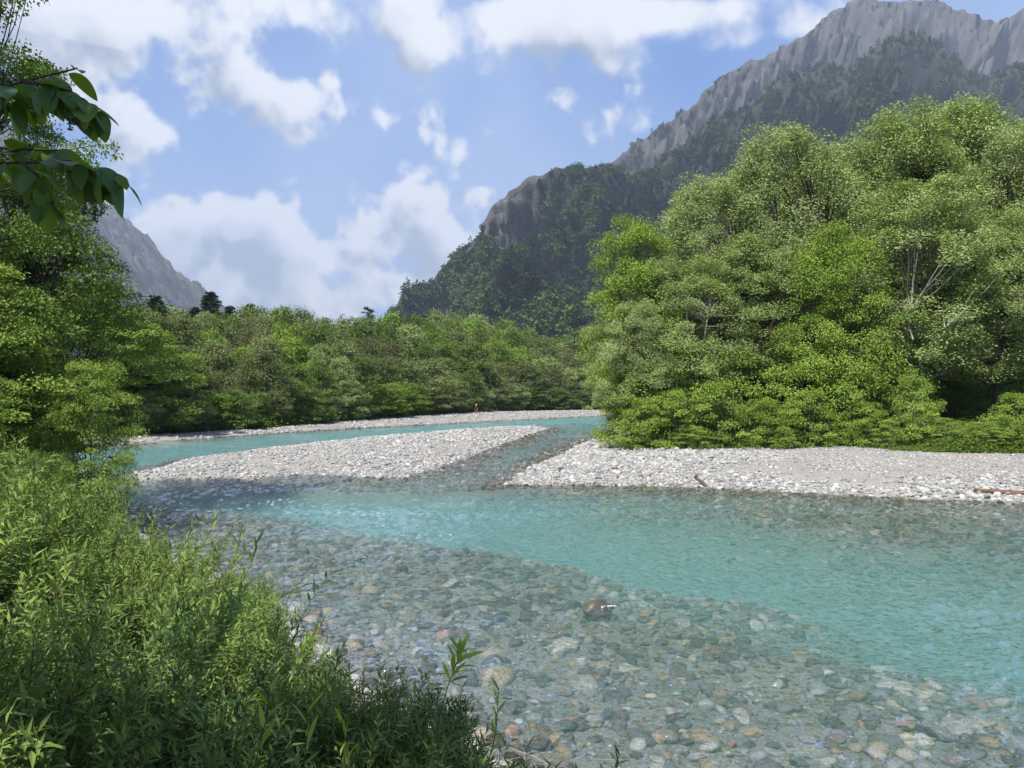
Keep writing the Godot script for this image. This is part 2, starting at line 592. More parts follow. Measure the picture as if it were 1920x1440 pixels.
func grow_conifer(s: int, tall: float, wide: float, c0: Color, c1: Color, leaf: Vector2, tiers: int, per: int) -> Array:
	var r := RandomNumberGenerator.new()
	r.seed = s
	var wv := PackedVector3Array()
	var wi := PackedInt32Array()
	tube(wv, wi, bent(Vector3(0, -0.3, 0), Vector3(0, tall, 0), 0, 0.01, 7, r), tall * 0.014, tall * 0.001, 6, 0.2)
	var v := PackedVector3Array()
	var idx := PackedInt32Array()
	var c := PackedColorArray()
	for k in tiers:
		var t := (k + r.randf()) / tiers
		var y := lerpf(0.10, 0.99, t) * tall
		var reach := wide * pow(1.0 - t, 0.75) * r.randf_range(0.6, 1.15) + 0.02 * tall
		var ang := r.randf() * TAU
		var dir := Vector3(cos(ang), -0.18 - 0.2 * (1.0 - t), sin(ang))
		var tip := Vector3(0, y, 0) + dir * reach
		tube(wv, wi, bent(Vector3(0, y, 0), tip, 0.04 * reach, 0.02, 4, r), tall * 0.002, tall * 0.0006, 4)
		var tone := r.randf()
		for q in per:
			var f := pow(r.randf(), 0.7)
			var p := Vector3(0, y, 0).lerp(tip, f)
			var spread := reach * 0.22 * (1.15 - f)
			p += Vector3(r.randfn() * spread, r.randfn() * spread * 0.3 - 0.02 * reach, r.randfn() * spread)
			var axis := (dir + Vector3(r.randfn() * 0.6, r.randfn() * 0.25, r.randfn() * 0.6)).normalized()
			add_leaf(v, idx, c, p, axis, (Vector3.UP + Vector3(r.randfn(), 0, r.randfn()) * 0.4).normalized(), leaf.x * r.randf_range(0.6, 1.3), leaf.y, c0.lerp(c1, 0.5 * tone + 0.5 * r.randf()))
	return [array_mesh(wv, wi, PackedColorArray(), true), array_mesh(v, idx, c), tall]

func plant_tree(proto: Array, bark: Material, leaves: Material, where: Vector3, tall: float, wide_scale: float, turn: float, called: String, label: String, group: String, category := "tree") -> Node3D:
	var t := thing(called, label, category, where, turn, group)
	var k: float = tall / float(proto[2])
	for pair in [["trunk", proto[0], bark, ""], ["crown", proto[1], leaves, "stuff"]]:
		var o := part(pair[0], pair[1], pair[2], t, pair[3])
		o.scale = Vector3(k * wide_scale, k, k * wide_scale)
	return t

# A tree whose foot stands on the ground d metres away under pixel column px and whose top reaches pixel row py
func tree_at(px: float, py: float, d: float, half_width: float, proto: Array, bark: Material, leaves: Material, called: String, label: String, group: String, proto_wide: float) -> Node3D:
	var top := at_depth(px, py, d)
	var h := height(top.x, top.z)
	var tall := top.y - h
	var k: float = tall / float(proto[2])
	var want := half_width / F * d
	return plant_tree(proto, bark, leaves, Vector3(top.x, h, top.z), tall, want / (proto_wide * k), rng.randf() * TAU, called, label, group)

# ---------------------------------------------------------------- stones
func stone_mesh(s: int, rings := 6, around := 9) -> ArrayMesh:
	var n := noise(s, 0.75, 3)
	var v := PackedVector3Array()
	var idx := PackedInt32Array()
	for i in rings + 1:
		var th := PI * i / rings
		for j in around:
			var ph := TAU * j / around
			var p := Vector3(sin(th) * cos(ph), cos(th), sin(th) * sin(ph))
			p *= 0.5 * (1.0 + 0.42 * n.get_noise_3dv(p * 1.3))
			v.append(Vector3(p.x, p.y * 0.52, p.z * 0.85))
	for i in rings:
		for j in around:
			var a := i * around + j
			var b := i * around + (j + 1) % around
			idx.append_array(PackedInt32Array([a, b, b + around, a, b + around, a + around]))
	return array_mesh(v, idx, PackedColorArray(), true)

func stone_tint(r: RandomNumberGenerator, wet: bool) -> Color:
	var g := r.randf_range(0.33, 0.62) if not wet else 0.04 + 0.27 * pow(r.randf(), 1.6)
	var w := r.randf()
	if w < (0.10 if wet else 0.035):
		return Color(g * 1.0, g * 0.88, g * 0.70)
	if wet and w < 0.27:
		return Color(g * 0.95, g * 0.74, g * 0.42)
	if w < 0.36:
		return Color(g * 0.62, g * 0.64, g * 0.66)
	if wet and w < 0.41:
		return Color(g * 0.9, g * 0.55, g * 0.40)
	return Color(g * 0.985, g, g * 0.995)

func scatter_stones(ground: Node3D) -> void:
	var r := RandomNumberGenerator.new()
	r.seed = 4242
	var where: Array[Transform3D] = []
	var tint := PackedColorArray()
	var wet: Array[Transform3D] = []
	var wet_tint := PackedColorArray()
	var patch := noise(55, 0.16, 3)
	var spans := [ # x0, x1, z near, z far, count, smallest, largest
		[-26.0, 14.0, -31.0, -98.0, 80000, 0.07, 0.21], [-2.0, 46.0, -24.5, -60.0, 110000, 0.045, 0.15], [-50.0, 50.0, -56.0, -190.0, 36000, 0.14, 0.4],
		[-14.0, 22.0, -6.5, -31.0, 60000, 0.035, 0.30], [-8.0, 12.0, -31.0, -85.0, 5000, 0.12, 0.4]]
	for s in spans:
		for k in s[4]:
			var z: float = lerpf(s[2], s[3], r.randf())
			var x: float = lerpf(s[0], s[1], r.randf())
			if absf(x) > -z * 0.74 + 2.0:
				continue
			var h := height(x, z)
			if zone == 2 or zone == 3 and h > 0.25:
				continue
			var size: float = lerpf(s[5], s[6], pow(r.randf(), 4.5 if s[5] < 0.05 else 2.6))
			var sand := patch.get_noise_2d(x * 0.5, z)
			if zone == 1 and h > 0.12 and sand > 0.26 and r.randf() < 0.8:
				continue
			if zone == 0 and h < -0.75 and r.randf() < 0.6:
				continue
			var b := Basis.from_euler(Vector3(r.randfn() * 0.3, r.randf() * TAU, r.randfn() * 0.3)).scaled_local(Vector3(r.randf_range(0.75, 1.3), r.randf_range(0.7, 1.2), r.randf_range(0.75, 1.2)) * size)
			var t := Transform3D(b, Vector3(x, h + size * 0.1, z))
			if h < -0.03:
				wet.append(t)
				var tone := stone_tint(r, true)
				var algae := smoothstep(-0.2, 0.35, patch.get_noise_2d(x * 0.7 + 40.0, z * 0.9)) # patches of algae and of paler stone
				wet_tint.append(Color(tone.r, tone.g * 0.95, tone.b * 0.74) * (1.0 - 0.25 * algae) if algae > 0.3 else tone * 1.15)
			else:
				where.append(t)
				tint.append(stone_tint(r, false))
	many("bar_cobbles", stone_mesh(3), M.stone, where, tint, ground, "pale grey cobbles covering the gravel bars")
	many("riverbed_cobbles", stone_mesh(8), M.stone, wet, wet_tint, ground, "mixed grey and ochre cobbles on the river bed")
	# the stones that show largest, one by one: near river bed and near bank
	var shapes := [stone_mesh(21, 8, 12), stone_mesh(22, 8, 12), stone_mesh(23, 8, 12), stone_mesh(24, 8, 12), stone_mesh(25, 8, 12)]
	var skins := []
	for k in 9:
		var m: StandardMaterial3D = M.stone.duplicate()
		m.vertex_color_use_as_albedo = false
		var c: Color = [Color(.22, .215, .2), Color(.12, .12, .115), Color(.33, .325, .3), Color(.07, .07, .068), Color(.28, .2, .09), Color(.14, .14, .14), Color(.22, .13, .085), Color(.09, .09, .065), Color(.26, .22, .14)][k]
		m.albedo_color = c.linear_to_srgb()
		skins.append(m)
	var made := 0
	while made < 280:
		var d := 6.6 * pow(2.6, r.randf())
		var x := r.randf_range(-0.35, 0.68) * d
		var h := height(x, -d)
		if zone != 0 or h < -0.7:
			continue
		var size := 0.10 + 0.40 * pow(r.randf(), 3.2)
		var o := part("stone", shapes[r.randi() % 5], skins[r.randi() % 9], ground)
		o.transform = Transform3D(Basis.from_euler(Vector3(r.randfn() * 0.25, r.randf() * TAU, r.randfn() * 0.25)).scaled_local(Vector3(r.randf_range(0.8, 1.4), r.randf_range(0.6, 0.9), 1.0) * size), Vector3(x, minf(h + size * r.randf_range(-0.06, 0.1), -0.1 - size * 0.2), -d))
		made += 1

# ---------------------------------------------------------------- shrubs, shoots and herbs
func blade_leaf(long_: float, wide: float, stations: int, pointed: float, droop: float, fold: float) -> ArrayMesh:
	var v := PackedVector3Array()
	var idx := PackedInt32Array()
	for i in stations + 1:
		var t := float(i) / stations
		var w := wide * 0.5 * pow(sin(PI * pow(t, pointed)), 0.72)
		if i == 0 or i == stations: w = wide * 0.01
		var mid := Vector3(0, -droop * long_ * t * t, -long_ * t)
		v.append(mid + Vector3(-w, fold * w, 0))
		v.append(mid)
		v.append(mid + Vector3(w, fold * w, 0))
	for i in stations:
		var a := i * 3
		idx.append_array(PackedInt32Array([a, a + 3, a + 4, a, a + 4, a + 1, a + 1, a + 4, a + 5, a + 1, a + 5, a + 2]))
	return array_mesh(v, idx, PackedColorArray(), true)

# Returns [stems, foliage, height]: stems rise from one foot, fan out and carry narrow leaves
func grow_willow(s: int, stems: int, tall: float, spread: float, leaf: Vector2, step: float, shoots: int, c0: Color, c1: Color) -> Array:
	var r := RandomNumberGenerator.new()
	r.seed = s
	var wv := PackedVector3Array()
	var wi := PackedInt32Array()
	var v := PackedVector3Array()
	var idx := PackedInt32Array()
	var c := PackedColorArray()
	var runs := []
	for k in stems:
		var ang := r.randf() * TAU
		var h := tall * r.randf_range(0.6, 1.0)
		var out := spread * sqrt(r.randf())
		var foot := Vector3(r.randfn() * 0.08, -0.1, r.randfn() * 0.08) * tall
		var tip := Vector3(cos(ang) * out, h, sin(ang) * out)
		var path := bent(foot, tip, 0.06 * out, 0.10, 8, r)
		tube(wv, wi, path, 0.0045 * tall, 0.0012 * tall, 5)
		runs.append([path, 0.22])
		for q in shoots:
			var f := r.randf_range(0.25, 0.92)
			var from := path[int(f * 7.0)]
			var a2 := ang + r.randfn() * 1.1
			var ln := tall * r.randf_range(0.16, 0.38)
			var sp := bent(from, from + Vector3(cos(a2) * 0.65, r.randf_range(0.45, 1.0), sin(a2) * 0.65) * ln, 0.0, 0.08, 5, r)
			tube(wv, wi, sp, 0.0022 * tall, 0.0008 * tall, 4)
			runs.append([sp, 0.05])
	for run in runs:
		var path: PackedVector3Array = run[0]
		var total := 0.0
		for i in path.size() - 1: total += path[i].distance_to(path[i + 1])
		var tone := r.randf()
		var turn := r.randf() * TAU
		var n := int(total / step)
		for k in n:
			var f := lerpf(run[1], 1.0, float(k) / maxi(n, 1)) * (path.size() - 1.001)
			var i := int(f)
			var p := path[i].lerp(path[i + 1], f - i)
			var dir := (path[i + 1] - path[i]).normalized()
			turn += 2.4
			var side := dir.cross(Vector3(cos(turn), 0.3, sin(turn))).normalized()
			var axis := (side * 0.85 + dir * 0.75 + Vector3(r.randfn(), r.randfn() - 0.2, r.randfn()) * 0.22).normalized()
			var sz := r.randf_range(0.65, 1.25)
			var col := c0.lerp(c1, clampf(0.45 * tone + 0.5 * r.randf() + 0.1 * r.randfn(), 0, 1))
			# a leaf of four faces, folded along its midrib and bent back at the tip
			var l := leaf.x * sz
			var wd := leaf.y * sz * 0.5
			var across := axis.cross(Vector3.UP + Vector3(r.randfn(), 0, r.randfn()) * 0.5).normalized()
			var up := across.cross(axis).normalized()
			var b := v.size()
			v.append(p)
			v.append(p + axis * l * 0.38 + across * wd + up * wd * 0.35)
			v.append(p + axis * l * 0.42)
			v.append(p + axis * l * 0.38 - across * wd + up * wd * 0.35)
			v.append(p + axis * l - up * l * 0.16)
			for q in 5: c.append(col)
			idx.append_array(PackedInt32Array([b, b + 1, b + 2, b, b + 2, b + 3, b + 1, b + 4, b + 2, b + 2, b + 4, b + 3]))
	return [array_mesh(wv, wi, PackedColorArray(), true), array_mesh(v, idx, c), tall]

func plant_shrub(proto: Array, stem: Material, leaves: Material, where: Vector3, k: float, turn: float, called: String, label: String, group: String, category := "shrub") -> void:
	var t := thing(called, label, category, where, turn, group)
	for pair in [["stems", proto[0], stem, "stuff"], ["foliage", proto[1], leaves, "stuff"]]:
		part(pair[0], pair[1], pair[2], t, pair[3]).scale = Vector3.ONE * k

# A single shoot whose leaves are parts. path: photograph pixels, d metres away
func shoot(called: String, label: String, path_px: Array, d: float, leaves: int, leaf: Mesh, size: float, first: float, stem: Material, skins: Array, s: int, group := "", upright := 0.9) -> Node3D:
	var r := RandomNumberGenerator.new()
	r.seed = s
	var pts := PackedVector3Array()
	for p in path_px: pts.append(at_depth(p[0], p[1], d + (p[2] if p.size() > 2 else 0.0)))
	var foot := Vector3(pts[0].x, height(pts[0].x, pts[0].z) - 0.05, pts[0].z)
	if foot.y < pts[0].y - 0.02:
		pts.insert(0, foot)
	foot = pts[0]
	var curve := Curve3D.new()
	for i in pts.size():
		var tan := (pts[mini(i + 1, pts.size() - 1)] - pts[maxi(i - 1, 0)]) / 6.0
		curve.add_point(pts[i] - foot, -tan, tan)
	var t := thing(called, label, "shoot", foot, 0.0, group)
	var path := PackedVector3Array()
	var total := curve.get_baked_length()
	for i in 14: path.append(curve.sample_baked(total * i / 13.0))
	var wv := PackedVector3Array()
	var wi := PackedInt32Array()
	tube(wv, wi, path, 0.0065, 0.0022, 6)
	part("stem", array_mesh(wv, wi, PackedColorArray(), true), stem, t)
	var turn := r.randf() * TAU
	for k in leaves:
		var f := lerpf(first, 1.0, (k + 0.5) / leaves)
		var p := curve.sample_baked(total * f)
		var dir := (curve.sample_baked(minf(total, total * f + 0.03)) - curve.sample_baked(total * f - 0.03)).normalized()
		turn += 2.4
		var side := dir.cross(Vector3(cos(turn), 0.2, sin(turn))).normalized()
		var axis := (side * (1.25 - upright * 0.5 - 0.35 * f) + dir * upright + Vector3(r.randfn(), r.randfn(), r.randfn()) * 0.12).normalized()
		var o := part("leaf", leaf, skins[r.randi() % skins.size()], t)
		o.transform = Transform3D(Basis.looking_at(axis, Vector3.UP + Vector3(r.randfn(), 0, r.randfn()) * 0.4).scaled_local(Vector3.ONE * size * r.randf_range(0.7, 1.15)), p)
	return t

func left_bank() -> void:
	var c0 := Color(0.095, 0.165, 0.038)
	var c1 := Color(0.24, 0.34, 0.085)
	var protos := []
	for k in 4:
		protos.append(grow_willow(300 + k, 17, 1.3, 0.62, Vector2(0.08, 0.0165), 0.0155, 6, c0, c1))
	var fine := []
	for k in 2:
		fine.append(grow_willow(320 + k, 80, 0.62, 0.36, Vector2(0.045, 0.0068), 0.008, 4, Color(0.09, 0.15, 0.04), Color(0.17, 0.25, 0.075)))
	# the outline of the thicket against the water, as pixel rows over pixel columns
	var edge := [[-200, 790], [0, 800], [100, 822], [200, 868], [250, 935], [300, 968], [400, 978], [470, 1000], [500, 1045], [580, 1100], [640, 1165], [690, 1290], [760, 1330], [860, 1385], [1000, 1500]]
	var r := RandomNumberGenerator.new()
	r.seed = 71
	var d := 2.5
	while d < 30.0:
		var gap := 0.42 + d * 0.05
		var x := -d * 0.78
		while x < d * 0.1 + 0.6:
			var q := Vector3(x + r.randfn() * gap * 0.3, 0, -d + r.randfn() * gap * 0.3)
			x += gap
			q.y = height(q.x, q.z)
			if zone != 3 or q.y < 0.12:
				continue
			var px := 960.0 + q.x / -q.z * F
			var lim := maxf(line_at(edge, px), line_at(edge, px + 0.42 * F / d))
			var most := at_depth(px, lim, -q.z).y - q.y
			var want := minf(r.randf_range(0.95, 1.5) + 0.02 * d, most / 1.2)
			if want < 0.35:
				continue
			var sunny := d > 8.0
			plant_shrub(protos[r.randi() % 4], M.stem_red if r.randf() < 0.6 else M.bark_grey, [M.leaf, M.leaf, M.leaf_dark, M.leaf_grey][r.randi() % 4], q, want / 1.3, r.randf() * TAU, "willow_shrub",
				"willow shrub at the river bend end of the near bank thicket" if sunny else "narrow leaved green willow shrub in the near bank thicket", "willow shrubs on the far part of the near bank" if sunny else "willow shrubs in the near bank thicket")
		d += gap * 1.05
	# low fine-leaved bushes at the water's edge
	for p in [[630, 1215, 5.3], [690, 1200, 5.0], [740, 1222, 4.8], [660, 1262, 4.6], [720, 1290, 4.4], [600, 1255, 4.9], [790, 1335, 4.2], [850, 1352, 4.1], [905, 1358, 4.15], [945, 1345, 4.3], [880, 1385, 3.7], [800, 1390, 3.6], [930, 1400, 3.8], [740, 1380, 3.5], [655, 1225, 5.2], [715, 1215, 5.1], [755, 1245, 4.7], [690, 1240, 4.7], [640, 1300, 4.1], [830, 1372, 3.9], [960, 1385, 4.0], [770, 1310, 4.4]]:
		var q := at_depth(p[0], p[1], p[2])
		var up := q.y
		q.y = height(q.x, q.z)
		plant_shrub(fine[int(p[0]) % 2], M.stem_red, M.leaf, q - Vector3(0, 0.02, 0), clampf((up - q.y) / 0.68, 0.3, 2.0), r.randf() * TAU, "feathery_bush", "low feathery green bush on the bank above the clear water", "feathery bushes above the water")
	# shoots that stand out against the water
	var narrow := blade_leaf(0.1, 0.019, 6, 0.85, 0.14, 0.35)
	var skins := [M.blade_a, M.blade_b, M.blade_c]
	shoot("willow_shoot", "lone leafy shoot on a bare red stem standing over the water", [[822, 1352], [840, 1285], [858, 1240], [864, 1222]], 3.6, 18, narrow, 1.2, 0.93, M.stem_red, skins, 501, "", 0.6)
	shoot("willow_shoot", "tall forked willow shoot rising highest above the thicket", [[392, 1190], [420, 1110], [440, 1050], [455, 985]], 5.2, 34, narrow, 1.05, 0.45, M.stem_red, skins, 502, "willow shoots over the thicket")
	shoot("willow_shoot", "willow shoot leaning out beside the tallest shoot", [[400, 1170], [452, 1095], [478, 1040], [482, 1012]], 5.3, 26, narrow, 0.95, 0.5, M.stem_red, skins, 503, "willow shoots over the thicket")
	shoot("willow_shoot", "willow shoot reaching sideways over the pale stony shore", [[430, 1200], [500, 1140], [545, 1108], [585, 1093]], 5.6, 24, narrow, 0.9, 0.55, M.stem_red, skins, 504, "willow shoots over the thicket")
	for q in [[300, 1100, 362, 985, 5.4], [335, 1090, 408, 965, 5.8], [250, 1080, 318, 990, 6.0], [560, 1230, 612, 1152, 6.2], [280, 1060, 285, 960, 6.6]]:
		shoot("willow_shoot", "slender willow shoot at the thicket's outer edge", [[q[0], q[1]], [lerpf(q[0], q[2], 0.6), lerpf(q[1], q[3], 0.5)], [q[2], q[3]]], q[4], 24, narrow, 0.85, 0.35, M.stem_red, skins, int(q[0]) + 900, "slender shoots at the thicket's edge")
	# broad blades low in front
	for q in [[905, 1475, 935, 1290, 5.9], [650, 1500, 640, 1350, 4.2], [470, 1480, 505, 1290, 3.4], [560, 1500, 575, 1330, 3.7]]:
		shoot("willow_shoot", "young broad bladed shoot low on the near bank", [[q[0], q[1]], [(q[0] + q[2]) / 2.0 + 8.0, (q[1] + q[3]) / 2.0], [q[2], q[3]]], q[4], 16, narrow, 1.35, 0.5, M.stem_red, skins, int(q[0]) + 950, "broad bladed shoots low on the near bank")
	# grey stones among the plants
	var shapes := [stone_mesh(26, 8, 12), stone_mesh(27, 8, 12), stone_mesh(28, 8, 12)]
	for q in [[585, 1418, 0.42], [640, 1400, 0.24], [605, 1370, 0.2], [690, 1385, 0.22], [560, 1350, 0.26], [700, 1420, 0.24], [655, 1430, 0.2], [520, 1400, 0.3], [740, 1400, 0.18], [380, 1085, 0.5], [410, 1060, 0.45], [505, 1115, 0.4], [530, 1140, 0.4], [350, 1065, 0.5], [470, 1100, 0.4]]:
		var at := on_level(q[0], q[1], 0.9 if q[1] > 1200 else 0.25)
		at.y = height(at.x, at.z)
		var o := top_mesh("bank_stone", shapes[int(q[0]) % 3], M.bank_stone, "pale grey stone among the plants on the near bank", "stone", "", "stones on the near bank")
		o.transform = Transform3D(Basis(Vector3.UP, q[0]).scaled_local(Vector3(1.1, 0.8, 1.0) * q[2]), at + Vector3(0, q[2] * 0.12, 0))
	# dry twigs on the shore
	for q in [[[960, 1405], [1000, 1418], [1040, 1440], [1070, 1462]], [[940, 1420], [985, 1440], [1010, 1470]], [[905, 1440], [950, 1428], [975, 1436]]]:
		var pts := PackedVector3Array()
		for p in q: pts.append(on_level(p[0], p[1], 0.14))
		var wv := PackedVector3Array()
		var wi := PackedInt32Array()
		var o0 := pts[0]
		for i in pts.size(): pts[i] -= o0
		tube(wv, wi, pts, 0.007, 0.003, 5)
		for i in range(1, pts.size()):
			tube(wv, wi, bent(pts[i], pts[i] + Vector3(0.18, 0.03, -0.12 + 0.12 * i), 0.02, 0.1, 4, r), 0.004, 0.0015, 4)
		var o := top_mesh("dry_twig", array_mesh(wv, wi, PackedColorArray(), true), M.dead_wood, "pale bare twig lying at the edge of the near water", "twig", "", "dry twigs on the near shore")
		o.position = o0
	# grass and low herbs over the bank
	var gv := PackedVector3Array()
	var gi := PackedInt32Array()
	var gc := PackedColorArray()
	for k in 26:
		var a := r.randf() * TAU
		var axis := Vector3(cos(a) * 0.45, 1.0, sin(a) * 0.45).normalized()
		add_leaf(gv, gi, gc, Vector3(r.randfn() * 0.07, -0.02, r.randfn() * 0.07), axis, Vector3(sin(a), 0.2, cos(a)).normalized(), r.randf_range(0.12, 0.34), r.randf_range(0.008, 0.02), Color(1, 1, 1) * r.randf_range(0.7, 1.2))
	var tuft := array_mesh(gv, gi, gc)
	var where: Array[Transform3D] = []
	var tint := PackedColorArray()
	for k in 26000:
		var dd := 2.2 * pow(14.0, r.randf())
		var q := Vector3(r.randf_range(-0.8, 0.25) * dd, 0, -dd)
		q.y = height(q.x, q.z)
		if zone != 3 or q.y < 0.16 or (q.y < 0.5 and r.randf() < 0.45):
			continue
		where.append(Transform3D(Basis(Vector3.UP, r.randf() * TAU).scaled(Vector3.ONE * r.randf_range(0.5, 1.3)), q))
		var g := r.randf_range(0.7, 1.25)
		tint.append(Color(0.09 * g, 0.15 * g, 0.035 * g) if r.randf() < 0.85 else Color(0.26 * g, 0.22 * g, 0.11 * g))
	tag(many("grass", tuft, M.leaf, where, tint, self), "green and dry grass between the shrubs of the near bank", "grass")

func big_leaf_branch() -> void:
	var r := RandomNumberGenerator.new()
	r.seed = 808
	var trunk_at := Vector3(-4.6, 0, -1.7)
	trunk_at.y = height(trunk_at.x, trunk_at.z)
	var t := thing("broadleaf_tree", "near tree with big dark oval leaves hanging in over the left bank", "tree", trunk_at)
	var wv := PackedVector3Array()
	var wi := PackedInt32Array()
	tube(wv, wi, bent(Vector3(0, -0.3, 0), Vector3(2.1, 4.6, 1.0), 0.0, 0.04, 9, r), 0.13, 0.05, 8, 0.3)
	part("trunk", array_mesh(wv, wi, PackedColorArray(), true), M.bark_grey, t)
	var crown := grow_tree(811, 3.2, 1.5, 0.1, 56, 120, Vector2(0.14, 0.085), 0.6, Color(0.05, 0.10, 0.025), Color(0.09, 0.16, 0.04), 0.3, 1, 0.22)
	var cr := part("crown", crown[1], M.leaf, t, "stuff")
	cr.position = Vector3(2.1, 3.9, 1.0)
	var lm := part("limb", crown[0], M.bark_grey, t)
	lm.position = cr.position
	var leaf := blade_leaf(0.13, 0.084, 10, 0.92, 0.10, 0.15)
	var leaf2 := blade_leaf(0.13, 0.076, 10, 0.88, 0.25, 0.25)
	var runs := [ # pixel paths of the twigs, the depth, how many leaves
		[[[-420, 330], [-200, 320], [0, 306], [70, 303], [130, 302], [185, 312], [232, 335], [240, 352]], 2.3, 80], [[[40, 305], [70, 330], [85, 365], [92, 385]], 2.25, 13], [[[130, 302], [170, 325], [200, 350]], 2.35, 16], [[[-60, 308], [-10, 290], [40, 280], [110, 282]], 2.4, 18],
		[[[-420, 250], [-200, 215], [0, 165], [60, 148], [110, 138], [145, 128]], 2.2, 68], [[[40, 152], [90, 160], [140, 175], [178, 205]], 2.15, 32], [[[-60, 180], [0, 185], [40, 180], [70, 190]], 2.25, 14]]
	for run in runs:
		var pts := PackedVector3Array()
		for p in run[0]: pts.append(at_depth(p[0], p[1], run[1]) - trunk_at)
		if run[0][0][0] < -300:
			pts.insert(0, Vector3(-0.15, pts[0].y - 0.75, 0.05))
		var curve := Curve3D.new()
		for i in pts.size():
			var tan := (pts[mini(i + 1, pts.size() - 1)] - pts[maxi(i - 1, 0)]) / 6.0
			curve.add_point(pts[i], -tan, tan)
		var total := curve.get_baked_length()
		var path := PackedVector3Array()
		for i in 20: path.append(curve.sample_baked(total * i / 19.0))
		var bv := PackedVector3Array()
		var bi := PackedInt32Array()
		var thick := 0.022 if run[0].size() > 5 else 0.006
		tube(bv, bi, path, thick, 0.0025, 7, 0.15)
		var branch := part("branch", array_mesh(bv, bi, PackedColorArray(), true), M.bark_dark, t)
		var turn := r.randf() * TAU
		for k in run[2]:
			var f := lerpf(0.55 if thick > 0.01 else 0.2, 1.0, (k + 0.5) / run[2])
			var p := curve.sample_baked(total * f)
			var dir := (curve.sample_baked(minf(total, total * f + 0.03)) - curve.sample_baked(total * f - 0.03)).normalized()
			turn += 2.3
			var side := Vector3(cos(turn), 0.0, sin(turn))
			var axis := (side * 0.75 + dir * 0.6 + Vector3(0, -0.75 + r.randfn() * 0.35, 0)).normalized()
			var stalk := axis * 0.02 + side * 0.01
			var o := part("leaf", leaf if r.randf() < 0.5 else leaf2, [M.big_leaf_a, M.big_leaf_b, M.big_leaf_c][r.randi() % 3], branch)
			o.transform = Transform3D(Basis.looking_at(axis, (Vector3.UP + side * 0.8 + Vector3(r.randfn(), 0, r.randfn()) * 0.35).normalized()).scaled_local(Vector3(r.randf_range(0.85, 1.1), 1.0, 1.0) * r.randf_range(0.42, 0.88)), p + stalk * 0.3)
	# hanging flower strings
	for q in [[160, 322, 82, 2.3], [192, 350, 55, 2.33], [132, 190, 55, 2.2], [142, 196, 38, 2.15], [8, 130, 60, 2.2], [180, 385, 30, 2.3]]:
		var a := at_depth(q[0], q[1], q[3]) - trunk_at
		var b := at_depth(q[0] - 2, q[1] + q[2], q[3]) - trunk_at
		var cv := PackedVector3Array()
		var ci := PackedInt32Array()
		tube(cv, ci, bent(a, b, 0.0, 0.05, 5, r), 0.001, 0.0008, 4)
		for k in 26:
			var p := a.lerp(b, (k + 0.5) / 26.0)
			var w := Vector3(r.randfn(), r.randfn() * 0.4 - 0.3, r.randfn()).normalized() * 0.005
			tube(cv, ci, PackedVector3Array([p, p + w, p + w * 2.0]), 0.0022, 0.0016, 5)
		part("catkin", array_mesh(cv, ci, PackedColorArray(), true), M.stem_red, t)

